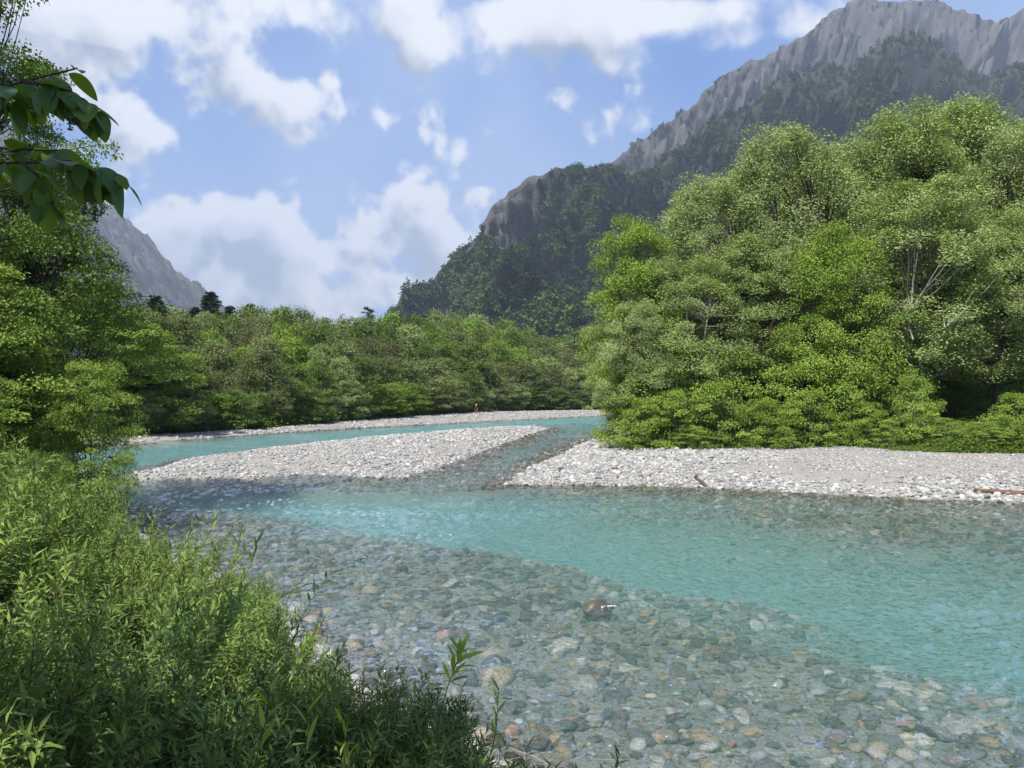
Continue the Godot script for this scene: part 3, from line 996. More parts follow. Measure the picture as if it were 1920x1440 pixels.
func woods() -> void:
	var pale0 := Color(0.17, 0.24, 0.095)
	var pale1 := Color(0.35, 0.43, 0.20)
	var fresh0 := Color(0.12, 0.215, 0.03)
	var fresh1 := Color(0.27, 0.38, 0.075)
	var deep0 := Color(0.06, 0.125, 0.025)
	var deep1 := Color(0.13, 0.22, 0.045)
	# right bank
	var A := grow_tree(201, 20.0, 5.6, 0.2, 300, 270, Vector2(0.165, 0.09), 0.95, pale0, pale1, 0.35, 2, 0.15)
	var B := grow_tree(202, 20.0, 5.2, 0.25, 280, 270, Vector2(0.165, 0.097), 0.9, pale0, pale1.lerp(fresh1, 0.4), 0.25, 2, 0.16)
	var C := grow_tree(203, 16.0, 5.0, 0.12, 230, 280, Vector2(0.165, 0.1), 0.6, fresh0, fresh1, 0.3, 1, 0.22)
	var D := grow_tree(204, 20.0, 5.0, 0.3, 260, 270, Vector2(0.165, 0.097), 0.9, deep1, pale1, 0.2, 3, 0.16)
	var S := grow_tree(205, 6.0, 3.2, 0.06, 80, 150, Vector2(0.16, 0.10), 0.62, fresh0, fresh1, 0.35, 3, 0.19)
	var S2 := grow_tree(206, 6.0, 2.8, 0.02, 70, 120, Vector2(0.16, 0.09), 0.5, deep1, fresh1, 0.4, 4, 0.2)
	var g := "tall trees of the right bank wood"
	for q in [
		[1195, 395, 52, 100, C, 5.0, "bark_dark", "pale yellow green tree with a rounded head at the grove's river end"],
		[1330, 330, 55, 140, A, 5.6, "bark_pale", "grey green willow with white limbs beside the grove's river end"],
		[1470, 236, 56, 165, A, 5.6, "bark_dark", "tall grey green willow on a dark forked trunk"],
		[1595, 262, 62, 140, B, 5.2, "bark_grey", "tall willow standing behind the bright green young tree"],
		[1700, 196, 61, 165, B, 5.2, "bark_dark", "broad domed pale green tree, among the tallest of the grove"],
		[1830, 184, 64, 150, D, 5.0, "bark_grey", "tallest pale green tree at the back of the grove"],
		[1930, 225, 58, 140, A, 5.6, "bark_dark", "grey green tree above the dark wood edge with bare branches"],
		[1722, 335, 50, 150, D, 5.0, "bark_pale", "pale barked birch at the front of the grove with a leaning limb"],
		[1560, 418, 49.5, 115, C, 5.0, "bark_grey", "bright yellow green young tree in front of the tall willows"],
		[1195, 560, 50, 95, A, 5.6, "bark_grey", "drooping grey green willow overhanging the river at the grove's end"],
		[1290, 480, 51, 120, B, 5.2, "bark_pale", "middling grey green willow behind the layered shrubs"],
		[1400, 440, 52, 115, D, 5.0, "bark_dark", "leafy tree in front of the dark forked trunk"],
		[1850, 390, 51, 130, B, 5.2, "bark_dark", "grey green tree over the dark opening of the wood"],
		[1945, 430, 49, 90, D, 5.0, "bark_grey", "tree at the wood edge holding dead grey branches"],
		[1410, 320, 70, 150, D, 5.0, "bark_grey", ""], [1540, 285, 74, 150, B, 5.2, "bark_dark", ""], [1770, 235, 78, 150, A, 5.6, "bark_dark", ""], [1890, 235, 76, 140, D, 5.0, "bark_dark", ""], [2010, 230, 70, 160, B, 5.2, "bark_dark", ""],
		[1620, 420, 82, 140, D, 5.0, "bark_dark", ""], [1780, 470, 64, 120, D, 5.0, "bark_dark", ""], [1890, 480, 66, 120, B, 5.2, "bark_dark", ""], [1990, 440, 62, 120, D, 5.0, "bark_dark", ""], [1830, 520, 72, 120, B, 5.2, "bark_dark", ""], [1700, 520, 60, 100, D, 5.0, "bark_dark", ""], [1760, 500, 95, 130, C, 5.0, "bark_dark", ""], [1850, 510, 98, 130, C, 5.0, "bark_dark", ""], [1940, 500, 92, 130, C, 5.0, "bark_dark", ""], [2030, 500, 85, 130, C, 5.0, "bark_dark", ""], [1800, 600, 84, 110, C, 5.0, "bark_dark", ""], [1900, 590, 80, 110, C, 5.0, "bark_dark", ""], [1980, 600, 72, 110, C, 5.0, "bark_dark", ""]]:
		tree_at(q[0], q[1], q[2], q[3], q[4], M[q[6]], M.leaf, "broadleaf_tree", q[7] if q[7] else "tall tree in the inner rows of the right bank wood", g if q[7] else "inner trees of the right bank wood", q[5])
	for q in [[1188, 690, 50, 75], [1230, 668, 49, 85], [1205, 745, 47, 52], [1290, 640, 49.5, 90], [1262, 728, 47, 62], [1345, 712, 46.5, 70], [1392, 655, 49, 90], [1438, 745, 46.2, 55], [1492, 640, 49, 85], [1520, 728, 46, 62], [1592, 676, 48, 75], [1618, 752, 46, 50], [1682, 640, 49, 80], [1712, 700, 44.5, 52], [1665, 785, 44.5, 36], [1770, 782, 43.5, 45], [1835, 790, 43, 40], [1905, 735, 42, 62], [1866, 800, 41.5, 36], [1945, 775, 41, 50], [1470, 800, 45.5, 34], [1300, 798, 45.7, 40],
		[1790, 705, 60, 80], [1850, 690, 64, 80], [1920, 690, 62, 90], [1985, 680, 60, 90], [1740, 690, 62, 70], [1880, 720, 55, 60], [1810, 730, 54, 60], [1190, 720, 58, 80], [1260, 700, 60, 90], [1330, 705, 58, 90], [1400, 700, 60, 90], [1470, 705, 58, 90], [1540, 700, 60, 90], [1610, 705, 58, 90], [1670, 700, 60, 90], [1240, 760, 54, 60], [1360, 765, 54, 60], [1480, 765, 54, 60], [1590, 765, 54, 60]]:
		var low: bool = q[1] > 760
		tree_at(q[0], q[1], q[2], q[3], S2 if low else S, M.bark_grey, M.leaf, "leafy_shrub", "low bright leafy shrub along the gravel's edge below the grove" if low else "layered bright green shrub in front of the right bank wood", "low shrubs at the right gravel edge" if low else "layered shrubs before the right bank wood", 2.8 if low else 3.2).set_meta("category", "shrub")
	# left bank
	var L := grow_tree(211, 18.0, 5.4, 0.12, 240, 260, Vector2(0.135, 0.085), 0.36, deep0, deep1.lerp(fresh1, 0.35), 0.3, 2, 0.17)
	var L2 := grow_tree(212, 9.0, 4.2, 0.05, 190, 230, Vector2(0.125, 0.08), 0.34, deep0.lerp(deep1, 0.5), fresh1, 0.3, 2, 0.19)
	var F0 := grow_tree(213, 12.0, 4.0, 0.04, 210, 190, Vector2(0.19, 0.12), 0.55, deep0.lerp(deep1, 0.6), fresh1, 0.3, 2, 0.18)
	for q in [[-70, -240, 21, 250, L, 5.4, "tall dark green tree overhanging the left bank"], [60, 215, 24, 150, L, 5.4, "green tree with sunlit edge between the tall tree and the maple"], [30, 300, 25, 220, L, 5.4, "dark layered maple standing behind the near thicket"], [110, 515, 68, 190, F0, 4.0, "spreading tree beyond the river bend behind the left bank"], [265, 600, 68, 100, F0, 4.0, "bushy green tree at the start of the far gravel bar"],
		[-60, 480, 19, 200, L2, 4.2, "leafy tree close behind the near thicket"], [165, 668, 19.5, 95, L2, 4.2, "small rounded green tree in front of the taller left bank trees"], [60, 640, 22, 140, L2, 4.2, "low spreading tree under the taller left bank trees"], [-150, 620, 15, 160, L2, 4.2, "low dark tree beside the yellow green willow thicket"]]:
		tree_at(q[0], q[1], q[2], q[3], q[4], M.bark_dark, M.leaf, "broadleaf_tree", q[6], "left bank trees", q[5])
	# wood across the river
	var f := []
	for k in 5:
		f.append(grow_tree(220 + k, 12.0, 4.0, 0.04 if k < 3 else 0.15, 130, 90, Vector2(0.3, 0.18), [0.65, 0.8, 0.7, 0.9, 0.65][k], [deep1, Color(0.10, 0.155, 0.045), pale0, Color(0.14, 0.18, 0.075), fresh0][k].lerp(deep0, 0.2), [Color(0.15, 0.22, 0.06), Color(0.2, 0.27, 0.08), pale1, Color(0.26, 0.31, 0.14), fresh1][k].lerp(deep1, 0.12), 0.25, 1 + k % 3, 0.24))
	var bare := grow_tree(229, 12.0, 3.6, 0.1, 120, 34, Vector2(0.26, 0.12), 0.7, Color(0.17, 0.19, 0.09), Color(0.27, 0.28, 0.14), 0.1, 3, 0.24)
	var con := [grow_conifer(231, 20.0, 4.2, Color(0.028, 0.052, 0.024), Color(0.055, 0.09, 0.04), Vector2(0.6, 0.2), 190, 60), grow_conifer(232, 20.0, 4.8, Color(0.03, 0.055, 0.026), Color(0.06, 0.10, 0.045), Vector2(0.55, 0.2), 180, 60), grow_conifer(233, 20.0, 4.0, Color(0.05, 0.10, 0.025), Color(0.10, 0.17, 0.05), Vector2(0.5, 0.15), 130, 42)]
	var sky_edge := [[180, 550], [330, 572], [420, 578], [500, 568], [600, 582], [700, 582], [800, 590], [905, 582], [960, 602], [1010, 622], [1100, 622], [1250, 590]]
	var r := RandomNumberGenerator.new()
	r.seed = 4001
	var front := [[150, 815], [330, 806], [480, 798], [640, 788], [800, 777], [900, 771], [1050, 768], [1300, 764]]
	for row in 6:
		var px := 190.0 + r.randf() * 30.0
		while px < 1240.0:
			var base := on_level(px, line_at(front, px), 0.6)
			var d: float = -base.z + [2.0, 6.0, 14.0, 24.0, 38.0, 56.0][row] + r.randf_range(-1.5, 1.5)
			var share: float = [0.28, 0.52, 0.72, 0.86, 0.95, 1.0][row]
			var py := lerpf(line_at(front, px) - 8.0, line_at(sky_edge, px), share) + r.randfn() * 7.0 + (6.0 if row > 3 else 0.0)
			var hw := r.randf_range(34.0, 56.0) * (0.8 if row < 1 else 1.0)
			var k := r.randi() % 5
			if r.randf() < 0.24 and row in [1, 2, 3, 4]:
				tree_at(px, py, d, hw, bare, M.bark_grey, M.leaf_dark, "broadleaf_tree", "thinly leaved brownish tree showing grey twigs across the river", "thin trees across the river", 3.6)
			elif row == 0:
				tree_at(px, py, d, hw, f[k], M.bark_grey, M.leaf, "leafy_shrub", "leafy green shrub at the foot of the wood across the river", "shrubs at the foot of the far wood", 4.0).set_meta("category", "shrub")
			else:
				tree_at(px, py, d, hw, f[k], [M.bark_grey, M.bark_dark, M.bark_pale][r.randi() % 3], M.leaf if r.randf() < 0.7 else M.leaf_dark, "broadleaf_tree", "%s green broadleaf tree in the wood across the river" % ["dark", "mid", "pale", "greyish", "fresh"][k], "%s trees across the river" % ["dark", "mid green", "pale", "greyish", "fresh green"][k], 4.0)
			px += hw * (1.05 if row < 4 else 0.95)
	for q in [[395, 545, 150, 52, 0, "tallest dark spruce over the wood across the river"], [365, 575, 140, 62, 1, "broad dark spruce beside the tallest spruce"], [432, 572, 160, 44, 0, ""], [470, 568, 165, 40, 0, ""], [565, 582, 150, 50, 1, ""], [690, 574, 200, 46, 2, ""], [745, 584, 210, 46, 2, ""], [290, 552, 120, 56, 0, ""], [800, 588, 210, 44, 2, ""]]:
		tree_at(q[0], q[1], q[2], q[3], con[q[4]], M.bark_dark, M.needle, "conifer_tree", q[5] if q[5] else ("light green larch over the far wood" if q[4] == 2 else "dark conifer rising over the wood across the river"), "" if q[5] else ("larches over the far wood" if q[4] == 2 else "dark conifers over the far wood"), [4.2, 4.8, 4.0][q[4]])
	# undergrowth that nobody could count
	var lv := PackedVector3Array()
	var li := PackedInt32Array()
	var lc := PackedColorArray()
	for k in 90:
		var dir := Vector3(r.randfn(), absf(r.randfn()) * 0.6, r.randfn()) * 0.28
		add_leaf(lv, li, lc, dir, Vector3(dir.x, r.randfn() * 0.15, dir.z).normalized(), (Vector3.UP + Vector3(r.randfn(), 0, r.randfn()) * 0.5).normalized(), 0.15, 0.1, Color(1, 1, 1) * r.randf_range(0.75, 1.2))
	var clump := array_mesh(lv, li, lc)
	var where: Array[Transform3D] = []
	var tint := PackedColorArray()
	for k in 11000:
		var z := -lerpf(38.0, 66.0, pow(r.randf(), 1.4))
		var x := r.randf_range(0.13, 0.74) * -z
		var h := height(x, z)
		if zone != 2:
			continue
		var gg := r.randf_range(0.75, 1.25)
		where.append(Transform3D(Basis(Vector3.UP, r.randf() * TAU).scaled(Vector3(1, 0.9, 1) * r.randf_range(0.4, 1.1) * (1.0 if x / -z > 0.38 else 0.7)), Vector3(x, h, z)))
		tint.append(Color(0.105 * gg, 0.19 * gg, 0.03 * gg).lerp(Color(0.2, 0.26, 0.06), r.randf() * 0.6))
	for k in 9000:      # a ragged low fringe that runs out on to the gravel
		var px := r.randf_range(1200.0, 1930.0)
		var q := on_level(px, r.randf_range(826.0, 848.0), 0.55)
		var sv := sd(RVEG, Vector2(q.x, q.z)) + 1.2 * n_ground.get_noise_2d(q.x * 2.0, q.z * 2.0)
		if sv < -0.7 or sv > 2.5 or r.randf() > smoothstep(-0.7, 0.5, sv):
			continue
		var gg := r.randf_range(0.75, 1.25)
		where.append(Transform3D(Basis(Vector3.UP, r.randf() * TAU).scaled(Vector3(0.4, 0.5, 0.4) * r.randf_range(0.5, 1.3)), Vector3(q.x, height(q.x, q.z), q.z)))
		tint.append(Color(0.13 * gg, 0.2 * gg, 0.04 * gg))
	for k in 9000:
		var px := r.randf_range(150.0, 1200.0)
		var base := on_level(px, line_at(front, px) - r.randf() * 4.0, 0.6)
		var x := base.x
		var z := base.z - r.randf() * 10.0
		var h := height(x, z)
		if zone != 2:
			continue
		var gg := r.randf_range(0.7, 1.2)
		where.append(Transform3D(Basis(Vector3.UP, r.randf() * TAU).scaled(Vector3.ONE * r.randf_range(0.8, 2.4)), Vector3(x, h, z)))
		tint.append(Color(0.08 * gg, 0.145 * gg, 0.03 * gg))
	tag(many("undergrowth", clump, M.leaf, where, tint, self), "low leafy undergrowth along the edges of the woods", "undergrowth")

# ---------------------------------------------------------------- small things
func small_things() -> void:
	var r := RandomNumberGenerator.new()
	r.seed = 611
	for q in [[[[1303, 892], [1310, 900], [1324, 911]], 0.075, 0.06, 0.1, "short dark driftwood log lying near the water on the right bar"], [[[1826, 918], [1860, 920], [1905, 922], [1960, 921]], 0.07, 0.05, 0.2, "long weathered driftwood log at the water's edge of the right bar"], [[[1856, 915], [1895, 917], [1950, 918], [2010, 915]], 0.06, 0.05, 0.3, "reddish driftwood log lying across the long weathered log"]]:
		var pts := PackedVector3Array()
		for i in q[0].size():
			var p := on_level(q[0][i][0], q[0][i][1], q[3])
			if q[0].size() == 3:      # its foot lies on the gravel, its end sticks up
				p = at_depth(q[0][i][0], q[0][i][1], -on_level(q[0][2][0], q[0][2][1], q[3]).z + 0.1 * (2 - i))
			else:
				p.y = height(p.x, p.z) + q[1]
			pts.append(p)
		var o0 := pts[0]
		var fine := PackedVector3Array()
		var curve := Curve3D.new()
		for p in pts: curve.add_point(p - o0)
		for i in 12: fine.append(curve.sample_baked(curve.get_baked_length() * i / 11.0) + Vector3(0, r.randfn() * 0.008, r.randfn() * 0.01))
		var v := PackedVector3Array()
		var idx := PackedInt32Array()
		tube(v, idx, fine, q[1], q[2], 9, 0.5)
		tube(v, idx, bent(fine[7], fine[7] + Vector3(0.1, 0.16, 0.1), 0.0, 0.1, 4, r), q[2] * 0.4, q[2] * 0.2, 6, 0.3)
		top_mesh("driftwood_log", array_mesh(v, idx, PackedColorArray(), true), M.drift_red if "reddish" in q[4] else M.drift, q[4], "log").position = o0
	var rock := top_mesh("boulder", stone_mesh(77, 10, 14), M.wet_rock, "brown wet boulder breaking the surface of the river", "boulder")
	rock.transform = Transform3D(Basis(Vector3.UP, 0.6).scaled_local(Vector3(0.62, 0.5, 0.5)), on_level(1118, 1132) + Vector3(0, -0.075, 0))
	var where: Array[Transform3D] = []
	var tint := PackedColorArray()
	for q in [[620, 962, 0.9, 5], [700, 966, 0.7, 4], [480, 946, 1.8, 7], [560, 940, 1.2, 3], [1146, 1137, 0.10, 3], [420, 955, 1.0, 5], [760, 985, 0.8, 3], [860, 1003, 0.7, 2], [1000, 880, 2.2, 4], [920, 868, 2.2, 5]]:
		var at := on_level(q[0], q[1])
		for k in q[3] * 4:
			var p := at + Vector3(r.randfn() * q[2], 0.004, r.randfn() * q[2] * 0.35)
			if height(p.x, p.z) > -0.03:
				continue
			var sz := 0.012 + 0.06 * pow(r.randf(), 3.0) * (0.3 if q[2] < 0.5 else 1.0)
			where.append(Transform3D(Basis(Vector3.UP, r.randfn() * 0.3).scaled_local(Vector3(sz * r.randf_range(1.5, 4.0), 0.02, sz * r.randf_range(0.4, 1.0))), p))
			tint.append(Color(0.72, 0.77, 0.78))
	tag(many("foam", stone_mesh(91), M.foam, where, tint, self), "white flecks of broken water on the river's riffles", "foam")
	walker()

# Surface nets over a field of tapered capsules joined smoothly. bones: [a, ra, b, rb]
func body_mesh(bones: Array, cell: float, lo: Vector3, hi: Vector3, paint: Callable) -> ArrayMesh:
	var n := Vector3i(((hi - lo) / cell).ceil()) + Vector3i.ONE
	var field := PackedFloat32Array()
	field.resize(n.x * n.y * n.z)
	for z in n.z:
		for y in n.y:
			for x in n.x:
				var p := lo + Vector3(x, y, z) * cell
				var e := 0.0
				for b in bones:
					var a: Vector3 = b[0]
					var ab: Vector3 = b[2] - a
					var t := clampf((p - a).dot(ab) / maxf(ab.length_squared(), 1e-6), 0.0, 1.0)
					var d := p.distance_to(a + ab * t) - lerpf(b[1], b[3], t)
					if d < 0.15: e += exp(-d * 55.0)
				field[x + n.x * (y + n.y * z)] = -log(maxf(e, 1e-9)) / 55.0
	var vert := {}
	var v := PackedVector3Array()
	var c := PackedColorArray()
	var idx := PackedInt32Array()
	for z in n.z - 1:
		for y in n.y - 1:
			for x in n.x - 1:
				var sum := Vector3.ZERO
				var cnt := 0
				for e in 12:
					var ax := e / 4
					var o := [Vector3i(0, e & 1, (e >> 1) & 1), Vector3i(e & 1, 0, (e >> 1) & 1), Vector3i(e & 1, (e >> 1) & 1, 0)][ax] as Vector3i
					var q := o
					q[ax] = 1
					var fa := field[x + o.x + n.x * (y + o.y + n.y * (z + o.z))]
					var fb := field[x + q.x + n.x * (y + q.y + n.y * (z + q.z))]
					if (fa < 0.0) != (fb < 0.0):
						sum += Vector3(o).lerp(Vector3(q), fa / (fa - fb))
						cnt += 1
				if cnt:
					vert[Vector3i(x, y, z)] = v.size()
					var p := lo + (Vector3(x, y, z) + sum / cnt) * cell
					v.append(p)
					c.append((paint as Callable).call(p))
	for key in vert:
		for ax in 3:
			var u := Vector3i.ZERO
			var w := Vector3i.ZERO
			u[(ax + 1) % 3] = 1
			w[(ax + 2) % 3] = 1
			var q: Vector3i = key
			q[ax] += 1
			var fa := field[key.x + n.x * (key.y + n.y * key.z)]
			var fb := field[q.x + n.x * (q.y + n.y * q.z)]
			if (fa < 0.0) == (fb < 0.0) or not (vert.has(key - u) and vert.has(key - w) and vert.has(key - u - w)):
				continue
			var quad := [vert[key], vert[key - u], vert[key - u - w], vert[key - w]]
			if fa < 0.0:
				quad.reverse()
			idx.append_array(PackedInt32Array([quad[0], quad[1], quad[2], quad[0], quad[2], quad[3]]))
	return array_mesh(v, idx, c, true)

func walker() -> void:
	var at := on_level(893, 776.0, 0.42)
	at.y = height(at.x, at.z)
	var t := thing("person", "person in dark top and orange trousers standing on the far gravel bar", "person", at)
	var k := Vector3.ZERO
	var bones := []
	for s in [-1.0, 1.0]:
		bones += [[Vector3(0.10 * s, 0.90, 0), 0.095, Vector3(0.12 * s, 0.48, 0.02), 0.065], [Vector3(0.12 * s, 0.48, 0.02), 0.065, Vector3(0.13 * s, 0.09, -0.02), 0.045], [Vector3(0.13 * s, 0.06, -0.02), 0.05, Vector3(0.145 * s, 0.04, 0.14), 0.04],
			[Vector3(0.19 * s, 1.38, 0), 0.06, Vector3(0.27 * s, 1.12, 0.0), 0.048], [Vector3(0.27 * s, 1.12, 0.0), 0.045, Vector3(0.26 * s, 0.98, 0.2), 0.034], [Vector3(0.26 * s, 0.98, 0.2), 0.036, Vector3(0.25 * s, 0.97, 0.27), 0.03]]
		for f in 4: # fingers closed on the pole grip
			bones.append([Vector3(0.25 * s, 1.0 - 0.022 * f, 0.27), 0.011, Vector3((0.25 - 0.035) * s, 1.0 - 0.022 * f, 0.295), 0.009])
	bones += [[Vector3(0, 0.93, 0), 0.14, Vector3(0, 1.12, 0.0), 0.125], [Vector3(0, 1.12, 0), 0.13, Vector3(0, 1.34, 0), 0.15], [Vector3(-0.13, 1.38, 0), 0.07, Vector3(0.13, 1.38, 0), 0.07], [Vector3(0, 1.4, 0), 0.06, Vector3(0, 1.54, 0.01), 0.055], [Vector3(0, 1.58, 0.02), 0.085, Vector3(0, 1.65, 0.0), 0.095], [Vector3(0, 1.585, 0.1), 0.018, Vector3(0, 1.6, 0.118), 0.012]]
	var paint := func(p: Vector3) -> Color:
		if p.y < 0.1: return Color(0.05, 0.04, 0.035)
		if p.y < 0.95 and absf(p.x) < 0.225 and p.z < 0.2: return Color(0.42, 0.11, 0.035)
		if p.y > 1.45 or (p.z > 0.2): return Color(0.5, 0.31, 0.22)
		return Color(0.03, 0.018, 0.025)
	part("body", body_mesh(bones, 0.024, Vector3(-0.38, -0.03, -0.22), Vector3(0.38, 1.8, 0.4), paint), M.cloth, t)
	var hat := [[Vector3(0, 1.66, 0), 0.105, Vector3(0, 1.71, -0.01), 0.09], [Vector3(-0.06, 1.665, 0.08), 0.02, Vector3(0.06, 1.665, 0.08), 0.02]]
	part("hat", body_mesh(hat, 0.024, Vector3(-0.16, 1.5, -0.18), Vector3(0.16, 1.88, 0.2), func(_p: Vector3) -> Color: return Color(0.75, 0.74, 0.72)), M.cloth, t)
	for s in [-1.0, 1.0]:
		var v := PackedVector3Array()
		var idx := PackedInt32Array()
		tube(v, idx, PackedVector3Array([Vector3(0.0, 1.06, 0.0), Vector3(0.01 * s, 0.5, 0.01), Vector3(0.03 * s, -0.02, 0.03)]), 0.016, 0.010, 6)
		tube(v, idx, PackedVector3Array([Vector3(0.028 * s, 0.06, 0.03), Vector3(0.029 * s, 0.045, 0.03)]), 0.035, 0.035, 8)
		top_mesh("trekking_pole", array_mesh(v, idx, PackedColorArray(), true), M.pole, "pale trekking pole held by the person on the far gravel bar", "pole", "", "trekking poles of the person").position = at + Vector3(0.235 * s, 0, 0.285)

# ---------------------------------------------------------------- build
func materials() -> void:
	var grain := noise_tex(5, 0.02, 512, Color(0.62, 0.62, 0.62), Color(1, 1, 1))
	var g := mat(Color.WHITE, 0.95, true)
	g.albedo_texture = noise_tex(6, 0.035, 1024, Color(0.55, 0.55, 0.55), Color(1, 1, 1), 6)
	g.uv1_triplanar = true
	g.uv1_world_triplanar = true
	g.uv1_scale = Vector3.ONE * 0.45
	g.heightmap_enabled = false
	M.ground = g
	var mo := mat(Color.WHITE, 0.95, true)
	mo.albedo_texture = noise_tex(16, 0.03, 1024, Color(0.3, 0.3, 0.31), Color(1, 1, 1), 7)
	mo.uv1_triplanar = true
	mo.uv1_world_triplanar = true
	mo.uv1_scale = Vector3(0.006, 0.009, 0.006)
	M.mountain = mo
	var st := mat(Color.WHITE, 0.8, true)
	st.albedo_texture = grain
	st.uv1_triplanar = true
	st.uv1_scale = Vector3.ONE * 0.8
	M.stone = st
	var w := StandardMaterial3D.new()
	w.transparency = BaseMaterial3D.TRANSPARENCY_ALPHA
	w.albedo_color = Color(0.55, 0.8, 0.8, 0.03)
	w.roughness = 0.04
	w.metallic_specular = 0.5
	w.cull_mode = BaseMaterial3D.CULL_DISABLED
	w.normal_enabled = true
	w.normal_texture = noise_tex(41, 0.02, 1024, Color.BLACK, Color.WHITE, 4, true, 15.0)
	w.normal_scale = 1.3
	w.uv1_triplanar = true
	w.uv1_world_triplanar = true
	w.uv1_scale = Vector3(0.16, 0.3, 0.34)
	M.water = w
	M.copies_leaf = mat(Color.WHITE, 1.0, true)
	M.copies_leaf.specular_mode = BaseMaterial3D.SPECULAR_DISABLED
	for b in [["bark_dark", lin(0.055, 0.045, 0.038)], ["bark_grey", lin(0.15, 0.135, 0.115)], ["bark_pale", lin(0.38, 0.36, 0.33)], ["stem_red", lin(0.10, 0.065, 0.05)], ["dead_wood", lin(0.36, 0.31, 0.24)]]:
		var m := mat(b[1], 0.9)
		m.albedo_texture = grain
		m.uv1_triplanar = true
		m.uv1_world_triplanar = true
		m.uv1_scale = Vector3(2.2, 0.6, 2.2)
		M[b[0]] = m
	M.leaf = leaf_mat(Color.WHITE)
	M.leaf_grey = leaf_mat(Color(0.9, 0.95, 1.0), 0.7)
	M.leaf_dark = leaf_mat(Color(0.82, 0.84, 0.8), 0.7)
	M.needle = leaf_mat(Color.WHITE, 0.3, 0.6)
	for b in [["blade_a", lin(0.085, 0.165, 0.035)], ["blade_b", lin(0.12, 0.21, 0.045)], ["blade_c", lin(0.16, 0.25, 0.06)], ["big_leaf_a", lin(0.035, 0.085, 0.022)], ["big_leaf_b", lin(0.055, 0.11, 0.022)], ["big_leaf_c", lin(0.045, 0.10, 0.045)]]:
		var m := leaf_mat(b[1], 0.7, 0.55)
		m.vertex_color_use_as_albedo = false
		m.backlight = Color(0.75 * b[1].r * 2.2, 0.75 * b[1].g * 1.9, 0.1)
		M[b[0]] = m
	for b in [["bank_stone", lin(0.27, 0.265, 0.25), 0.85], ["wet_rock", lin(0.10, 0.088, 0.06), 0.45], ["drift", lin(0.14, 0.105, 0.075), 0.9], ["drift_red", lin(0.22, 0.10, 0.06), 0.9], ["pole", lin(0.6, 0.58, 0.52), 0.4]]:
		var m := mat(b[1], b[2])
		m.albedo_texture = grain
		m.uv1_triplanar = true
		m.uv1_scale = Vector3.ONE * 2.0
		M[b[0]] = m
	M.cloth = mat(Color.WHITE, 0.9, true)
	M.foam = mat(Color.WHITE, 0.6, true)

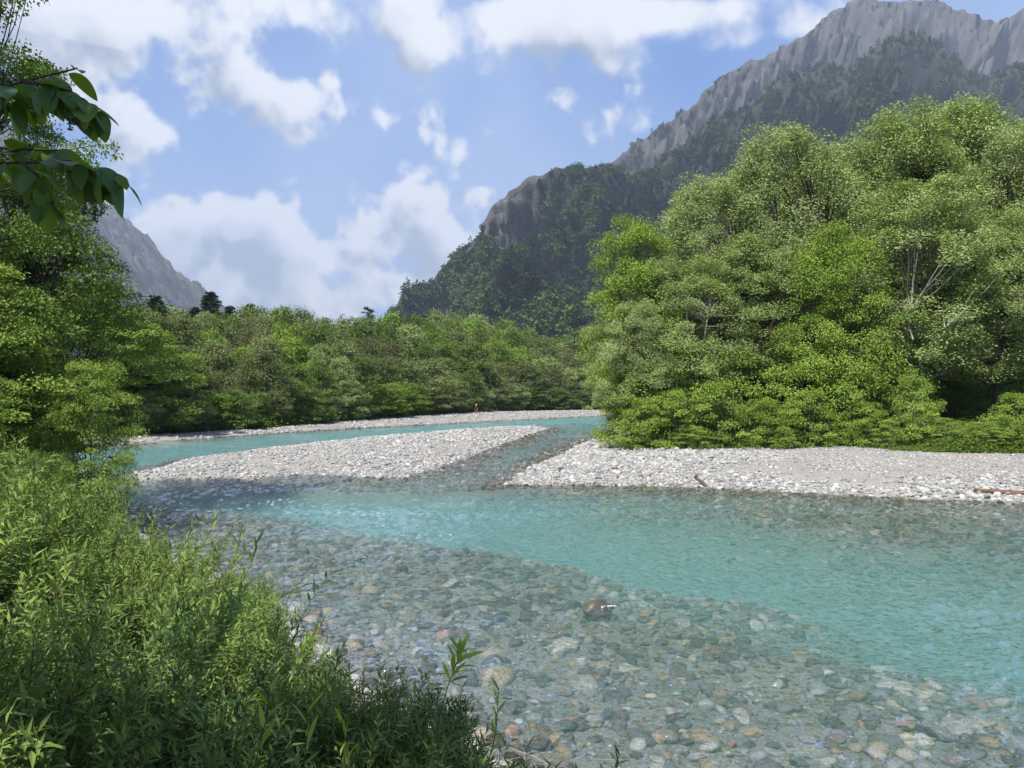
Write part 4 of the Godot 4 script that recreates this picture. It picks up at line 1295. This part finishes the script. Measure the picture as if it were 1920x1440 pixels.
func _ready() -> void:
	var t0 := Time.get_ticks_msec()
	var cam := Camera3D.new()
	cam.name = "camera"
	add_child(cam)
	cam.position = EYE
	cam.rotation.x = pitch
	cam.fov = rad_to_deg(2.0 * atan(720.0 / F))
	cam.far = 20000.0
	cam.near = 0.05
	cam.current = true
	var env := Environment.new()
	env.background_mode = Environment.BG_SKY
	env.tonemap_mode = Environment.TONE_MAPPER_LINEAR
	env.tonemap_exposure = 2.0
	var sm := PanoramaSkyMaterial.new()
	sm.panorama = make_sky()
	env.sky = Sky.new()
	env.sky.sky_material = sm
	env.background_energy_multiplier = 0.78
	env.fog_enabled = true
	env.fog_density = 0.000105
	env.fog_light_color = Color(0.80, 0.88, 1.0)
	env.volumetric_fog_enabled = true
	env.volumetric_fog_density = 0.0
	env.sdfgi_enabled = true
	env.ssao_enabled = true
	env.ssil_enabled = true
	var we := WorldEnvironment.new()
	we.environment = env
	add_child(we)
	var sun := DirectionalLight3D.new()
	sun.name = "sun"
	sun.light_energy = 1.5
	sun.light_angular_distance = 0.6
	sun.light_color = Color(1.0, 0.965, 0.91)
	sun.shadow_enabled = true
	add_child(sun)
	sun.look_at_from_position(Vector3(-0.36, 1.0, 0.62), Vector3.ZERO)
	print("sky ", Time.get_ticks_msec() - t0)

	rng.seed = 99
	n_ground = noise(1, 0.13, 4)
	n_fine = noise(2, 0.9, 4)
	materials()
	MID = outline([[228, 893], [300, 877], [360, 861], [450, 847], [560, 835], [700, 820], [850, 808], [1000, 799], [1022, 803], [965, 822], [905, 842], [850, 862], [800, 882], [735, 895], [690, 893], [560, 887], [430, 900], [330, 899], [250, 897]])
	RIGHT = outline([[965, 907], [1010, 880], [1060, 852], [1100, 832], [1140, 818], [1165, 806], [1190, 799], Vector2(60, -110), Vector2(400, -150), Vector2(400, -5), [2600, 985], [1920, 941], [1700, 931], [1480, 920], [1250, 909], [1100, 907]])
	FAR = outline([Vector2(-400, -52), [-400, 846], [235, 833], [300, 827], [420, 818], [600, 806], [750, 798], [900, 790], [1050, 783], [1160, 778], [1300, 775], Vector2(400, -170), Vector2(9000, -300), Vector2(9000, -9500), Vector2(-9000, -9500), Vector2(-9000, -300)])
	LEFT = outline([[1500, 2300], [1050, 1700], [1000, 1500], [955, 1440], [880, 1395], [790, 1365], [700, 1310], [620, 1240], [520, 1155], [420, 1098], [330, 1055], [262, 1000], [215, 950], [180, 908], [120, 893], Vector2(-30, -36), Vector2(-60, -36), Vector2(-400, -30), Vector2(-400, 400), Vector2(400, 400), Vector2(30, 6), Vector2(4, -1.5)])
	RVEG = outline([[1185, 822], [1260, 834], [1450, 836], [1600, 834], [1680, 846], [1800, 850], [1930, 852], [2600, 870], Vector2(400, -15), Vector2(400, -150), Vector2(60, -108), [1190, 805]], 0.5)
	FVEG = outline([Vector2(-400, -56), [-400, 832], [235, 815], [330, 808], [480, 800], [640, 790], [800, 779], [900, 772.5], [1050, 769], [1160, 767], [1300, 765], Vector2(400, -190), Vector2(9000, -330), Vector2(9000, -9600), Vector2(-9000, -9600), Vector2(-9000, -330)], 0.45)
	CHANNEL = outline([[2600, 1300], [1920, 1120], [1500, 1050], [1150, 980], [850, 936], [500, 917], [300, 910], [0, 905]])
	for poly in [MID, RIGHT, FAR, LEFT, RVEG, FVEG]:
		var b := Rect2(poly[0], Vector2.ZERO)
		for p in poly: b = b.expand(p)
		boxes[poly] = b.grow(14.0)
	var ground := make_terrain()
	print("terrain ", Time.get_ticks_msec() - t0)
	make_water()
	print("water ", Time.get_ticks_msec() - t0)

	# mountains, each with the wood on its slopes
	M.far_conifer_mesh = grow_conifer(61, 1.0, 0.24, Color(0.8, 0.8, 0.8), Color(1.2, 1.2, 1.2), Vector2(0.2, 0.11), 16, 7)[1]
	M.far_broadleaf_mesh = grow_tree(62, 1.0, 0.46, 0.05, 14, 9, Vector2(0.26, 0.2), 0.8, Color(0.8, 0.8, 0.8), Color(1.2, 1.2, 1.2), 0.1, 1, 0.42)[1]
	mountain("mountain_summit", "bare grey rock summit rising behind the dark wooded spur", [[1040, 380, 2600], [1140, 315, 2500], [1165, 288, 2500], [1235, 238, 2500], [1300, 196, 2550], [1318, 172, 2550], [1345, 148, 2600], [1400, 116, 2650], [1445, 104, 2700], [1475, 82, 2750], [1515, 58, 2800], [1550, 28, 2850], [1590, 3, 2900], [1622, -8, 2900], [1660, 4, 2900], [1705, 4, 2900], [1745, -2, 2900], [1790, 16, 2950], [1830, 30, 2950], [1862, 42, 3000], [1890, 30, 3000], [1930, 10, 3000], [2050, -30, 3000], [2300, -60, 3000]],
		[[1040, 1500], [2300, 1700]], 1.0, 101, func(px: float, w: float, a: float, n: float) -> float: return smoothstep(0.45, 0.12, w + 1.0 * n - 0.0009 * (px - 1440.0)) * 0.95 + 0.0 * a, 17000)
	mountain("mountain", "dark wooded mountainside with a pale cliff at its shoulder", [[690, 640, 1150], [735, 588, 1200], [760, 545, 1220], [778, 535, 1230], [797, 538, 1240], [812, 520, 1250], [840, 492, 1280], [875, 462, 1300], [900, 444, 1320], [906, 415, 1340], [920, 394, 1350], [950, 366, 1380], [985, 338, 1400], [1010, 325, 1420], [1060, 313, 1450], [1095, 311, 1470], [1140, 316, 1500], [1190, 330, 1540], [1250, 300, 1620], [1330, 235, 1750], [1400, 195, 1850], [1460, 150, 1900], [1510, 128, 1950], [1560, 122, 1950], [1600, 128, 1980], [1640, 90, 2000], [1690, 62, 2000], [1735, 68, 2000], [1780, 100, 2000], [1830, 140, 2000], [1880, 135, 2000], [1930, 108, 2000], [2050, 40, 2000], [2300, -10, 2000]],
		[[690, 620], [1100, 560], [2300, 560]], 1.0, 103, func(px: float, w: float, a: float, n: float) -> float: return smoothstep(0.0, 0.35, 1.25 - absf(px - 945.0) / 62.0 - w * 3.2 + n * 1.1) * (1.0 if w < 0.5 else 0.0) + smoothstep(0.48, 0.66, n - w * 0.4) * 0.6 + 0.0 * a, 30000)
	mountain("distant_mountain", "hazy blue grey rock mountain beyond the left bank trees", [[-500, 60, 4300], [-100, 150, 4200], [60, 270, 4100], [150, 360, 4000], [185, 372, 4000], [222, 392, 3950], [258, 425, 3900], [283, 447, 3900], [300, 472, 3850], [325, 502, 3850], [345, 517, 3800], [372, 530, 3800], [395, 548, 3800], [430, 580, 3750], [520, 640, 3700]],
		[[-500, 2600], [520, 2700]], 0.9, 107, func(px: float, w: float, a: float, n: float) -> float: return clampf(0.62 + 1.2 * n - 0.5 * w, 0.0, 1.0) + 0.0 * px + 0.0 * a, 5000)
	print("mountains ", Time.get_ticks_msec() - t0)
	scatter_stones(ground)
	print("stones ", Time.get_ticks_msec() - t0)
	woods()
	print("woods ", Time.get_ticks_msec() - t0)
	left_bank()
	big_leaf_branch()
	small_things()
	print("all ", Time.get_ticks_msec() - t0)
